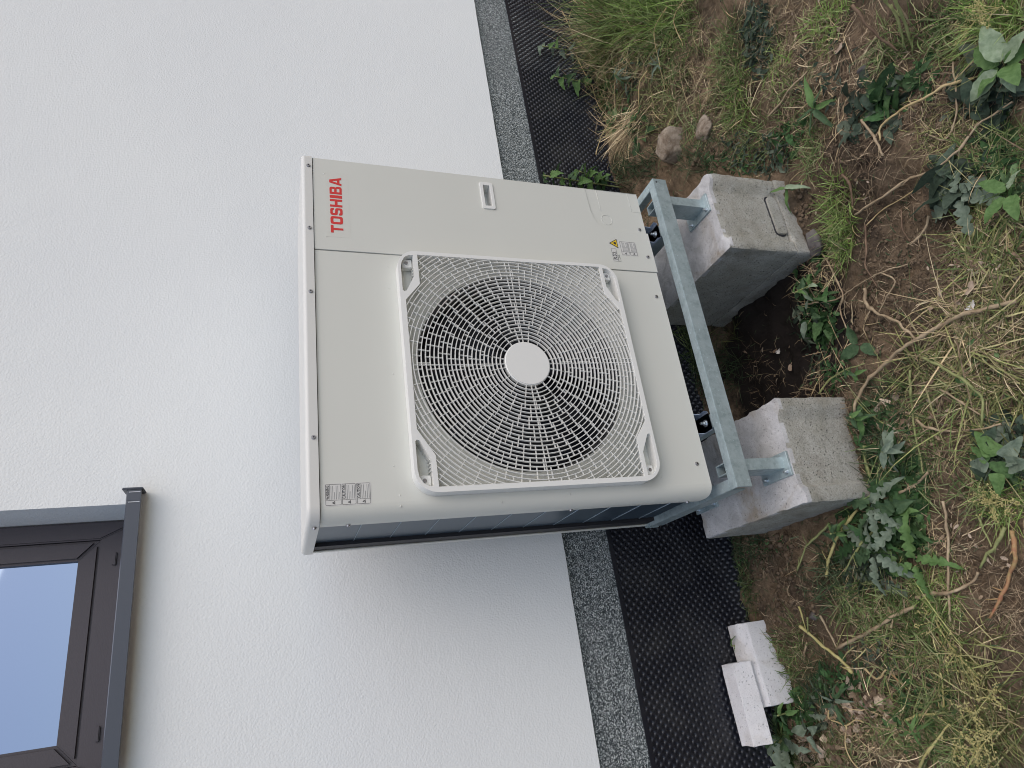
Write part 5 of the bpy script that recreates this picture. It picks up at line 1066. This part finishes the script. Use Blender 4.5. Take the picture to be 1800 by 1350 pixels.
# red seed stalk and feathery seed heads
def seed_stalk(px, tip, mt, seed_mt, label, n=60, r_=.0035, name='seed_stalk', branch=False, h=(0, .06, .12)):
    g = G(*px); t = G(*tip); root = empty(name, tuple(g), label, 'seed stalk'); d = t-g; d[2] = 0
    pts = catmull([g, g+d*.5+np.array([0, 0, h[1]]), g+d+np.array([0, 0, h[2]])], 8)
    V, F = tube_mesh(pts, [.0022-.0012*i/(len(pts)-1) for i in range(len(pts))], 6, 3); obj('stem', me_py('stem', V, F), mt, root)
    VV = []; FF = []
    if branch:
        for k in range(26):
            p = pts[random.randrange(3, len(pts))]; a = random.uniform(0, 6.28); q = p+np.array([math.cos(a), math.sin(a), .5])*random.uniform(.015, .05)
            V, F = tube_mesh([p, (p+q)/2+np.array([0, 0, .003]), q], [.0008, .0006, .0004], 4, k); FF += [tuple(i+len(VV) for i in f) for f in F]; VV += V
            for s in range(7):
                c = p+(q-p)*random.uniform(.45, 1.05)+rng.normal(0, .0035, 3); m_ = random.uniform(.0013, .0026); b = len(VV)
                VV += [Vector(c+iv[i]*m_) for i in range(12)]; FF += [tuple(int(i)+b for i in f) for f in fi]
    else:
        for k in range(n):
            p = pts[random.randrange(len(pts)//3, len(pts))]; c = p+rng.normal(0, .006, 3); m_ = random.uniform(.0016, .0034); b = len(VV)
            VV += [Vector(c+iv[i]*m_) for i in range(12)]; FF += [tuple(int(i)+b for i in f) for f in fi]
    o = obj('seeds', me_py('seeds', VV, FF, False), seed_mt, root); o['kind'] = 'stuff'
    return root
seed_stalk((1090, 92), (1062, 8), 'stem_red', 'seed_red', 'red dock seed stalk standing in the grass beside the membrane', 170)
seed_stalk((1628, 1053), (1738, 1212), 'stem_yellow', 'stem_yellow', 'feathery yellow seed stalk lying across the lower grass', branch=True, h=(0, .03, .02))
seed_stalk((1676, 1348), (1790, 1205), 'stem_green', 'stem_yellow', 'tall feathery seed stalk in the lower right corner', branch=True, h=(0, .06, .06))
seed_stalk((1720, 1348), (1798, 1270), 'stem_yellow', 'stem_yellow', 'short feathery seed stalk at the lower right corner', branch=True, h=(0, .05, .05))
seed_stalk((1700, 60), (1795, 20), 'stem_yellow', 'stem_yellow', 'yellow seed stalk in the upper right corner', branch=True, h=(0, .06, .08))
seed_stalk((1740, 890), (1796, 876), 'stem_green', 'stem_yellow', 'yellow-green seed stalk at the right picture edge', branch=True, h=(0, .03, .04))
# dry leaves one can pick out
def dry_leaf(px, py, kind, sc, az, mt, label):
    me = LEAF[kind][0].copy(); me.materials.clear(); me.materials.append(M[mt])
    o = bpy.data.objects.new('dry_leaf', me); col.objects.link(o); g = G(px, py, .012); o.location = g; o.rotation_euler = (.3, .1, az); o.scale = (sc,)*3
    return tag(o, label, 'leaf')
dry_leaf(1378, 622, 'lobed', .45, .3, 'leaf_white', 'bleached ragged leaf on the dark soil of the pit')
dry_leaf(1398, 652, 'oval', .7, .2, 'leaf_dry', 'narrow withered leaf below the bleached leaf in the pit')
dry_leaf(1416, 592, 'oval', .5, 2.0, 'leaf_dry', 'short brown leaf right of the bleached leaf')
dry_leaf(1488, 85, 'heart', .5, 1.0, 'leaf_dry', 'crumpled tan seed head among the dry roots')
dry_leaf(1770, 72, 'heart', .42, .4, 'leaf_dry', 'withered tan flower head near the large dock')
dry_leaf(1752, 108, 'heart', .35, 2.4, 'leaf_dry', 'small withered flower head touching the large dock')
dry_leaf(1722, 508, 'heart', .6, 1.0, 'leaf_dry', 'crumpled tan leaf in the dry grass above the longest stalk')
dry_leaf(1722, 545, 'dock', .35, .3, 'leaf_white', 'pale leaf scrap tucked under the longest stalk')
dry_leaf(1520, 1180, 'heart', .7, 2.2, 'leaf_dry', 'curled brown leaf beside the curled root knot')
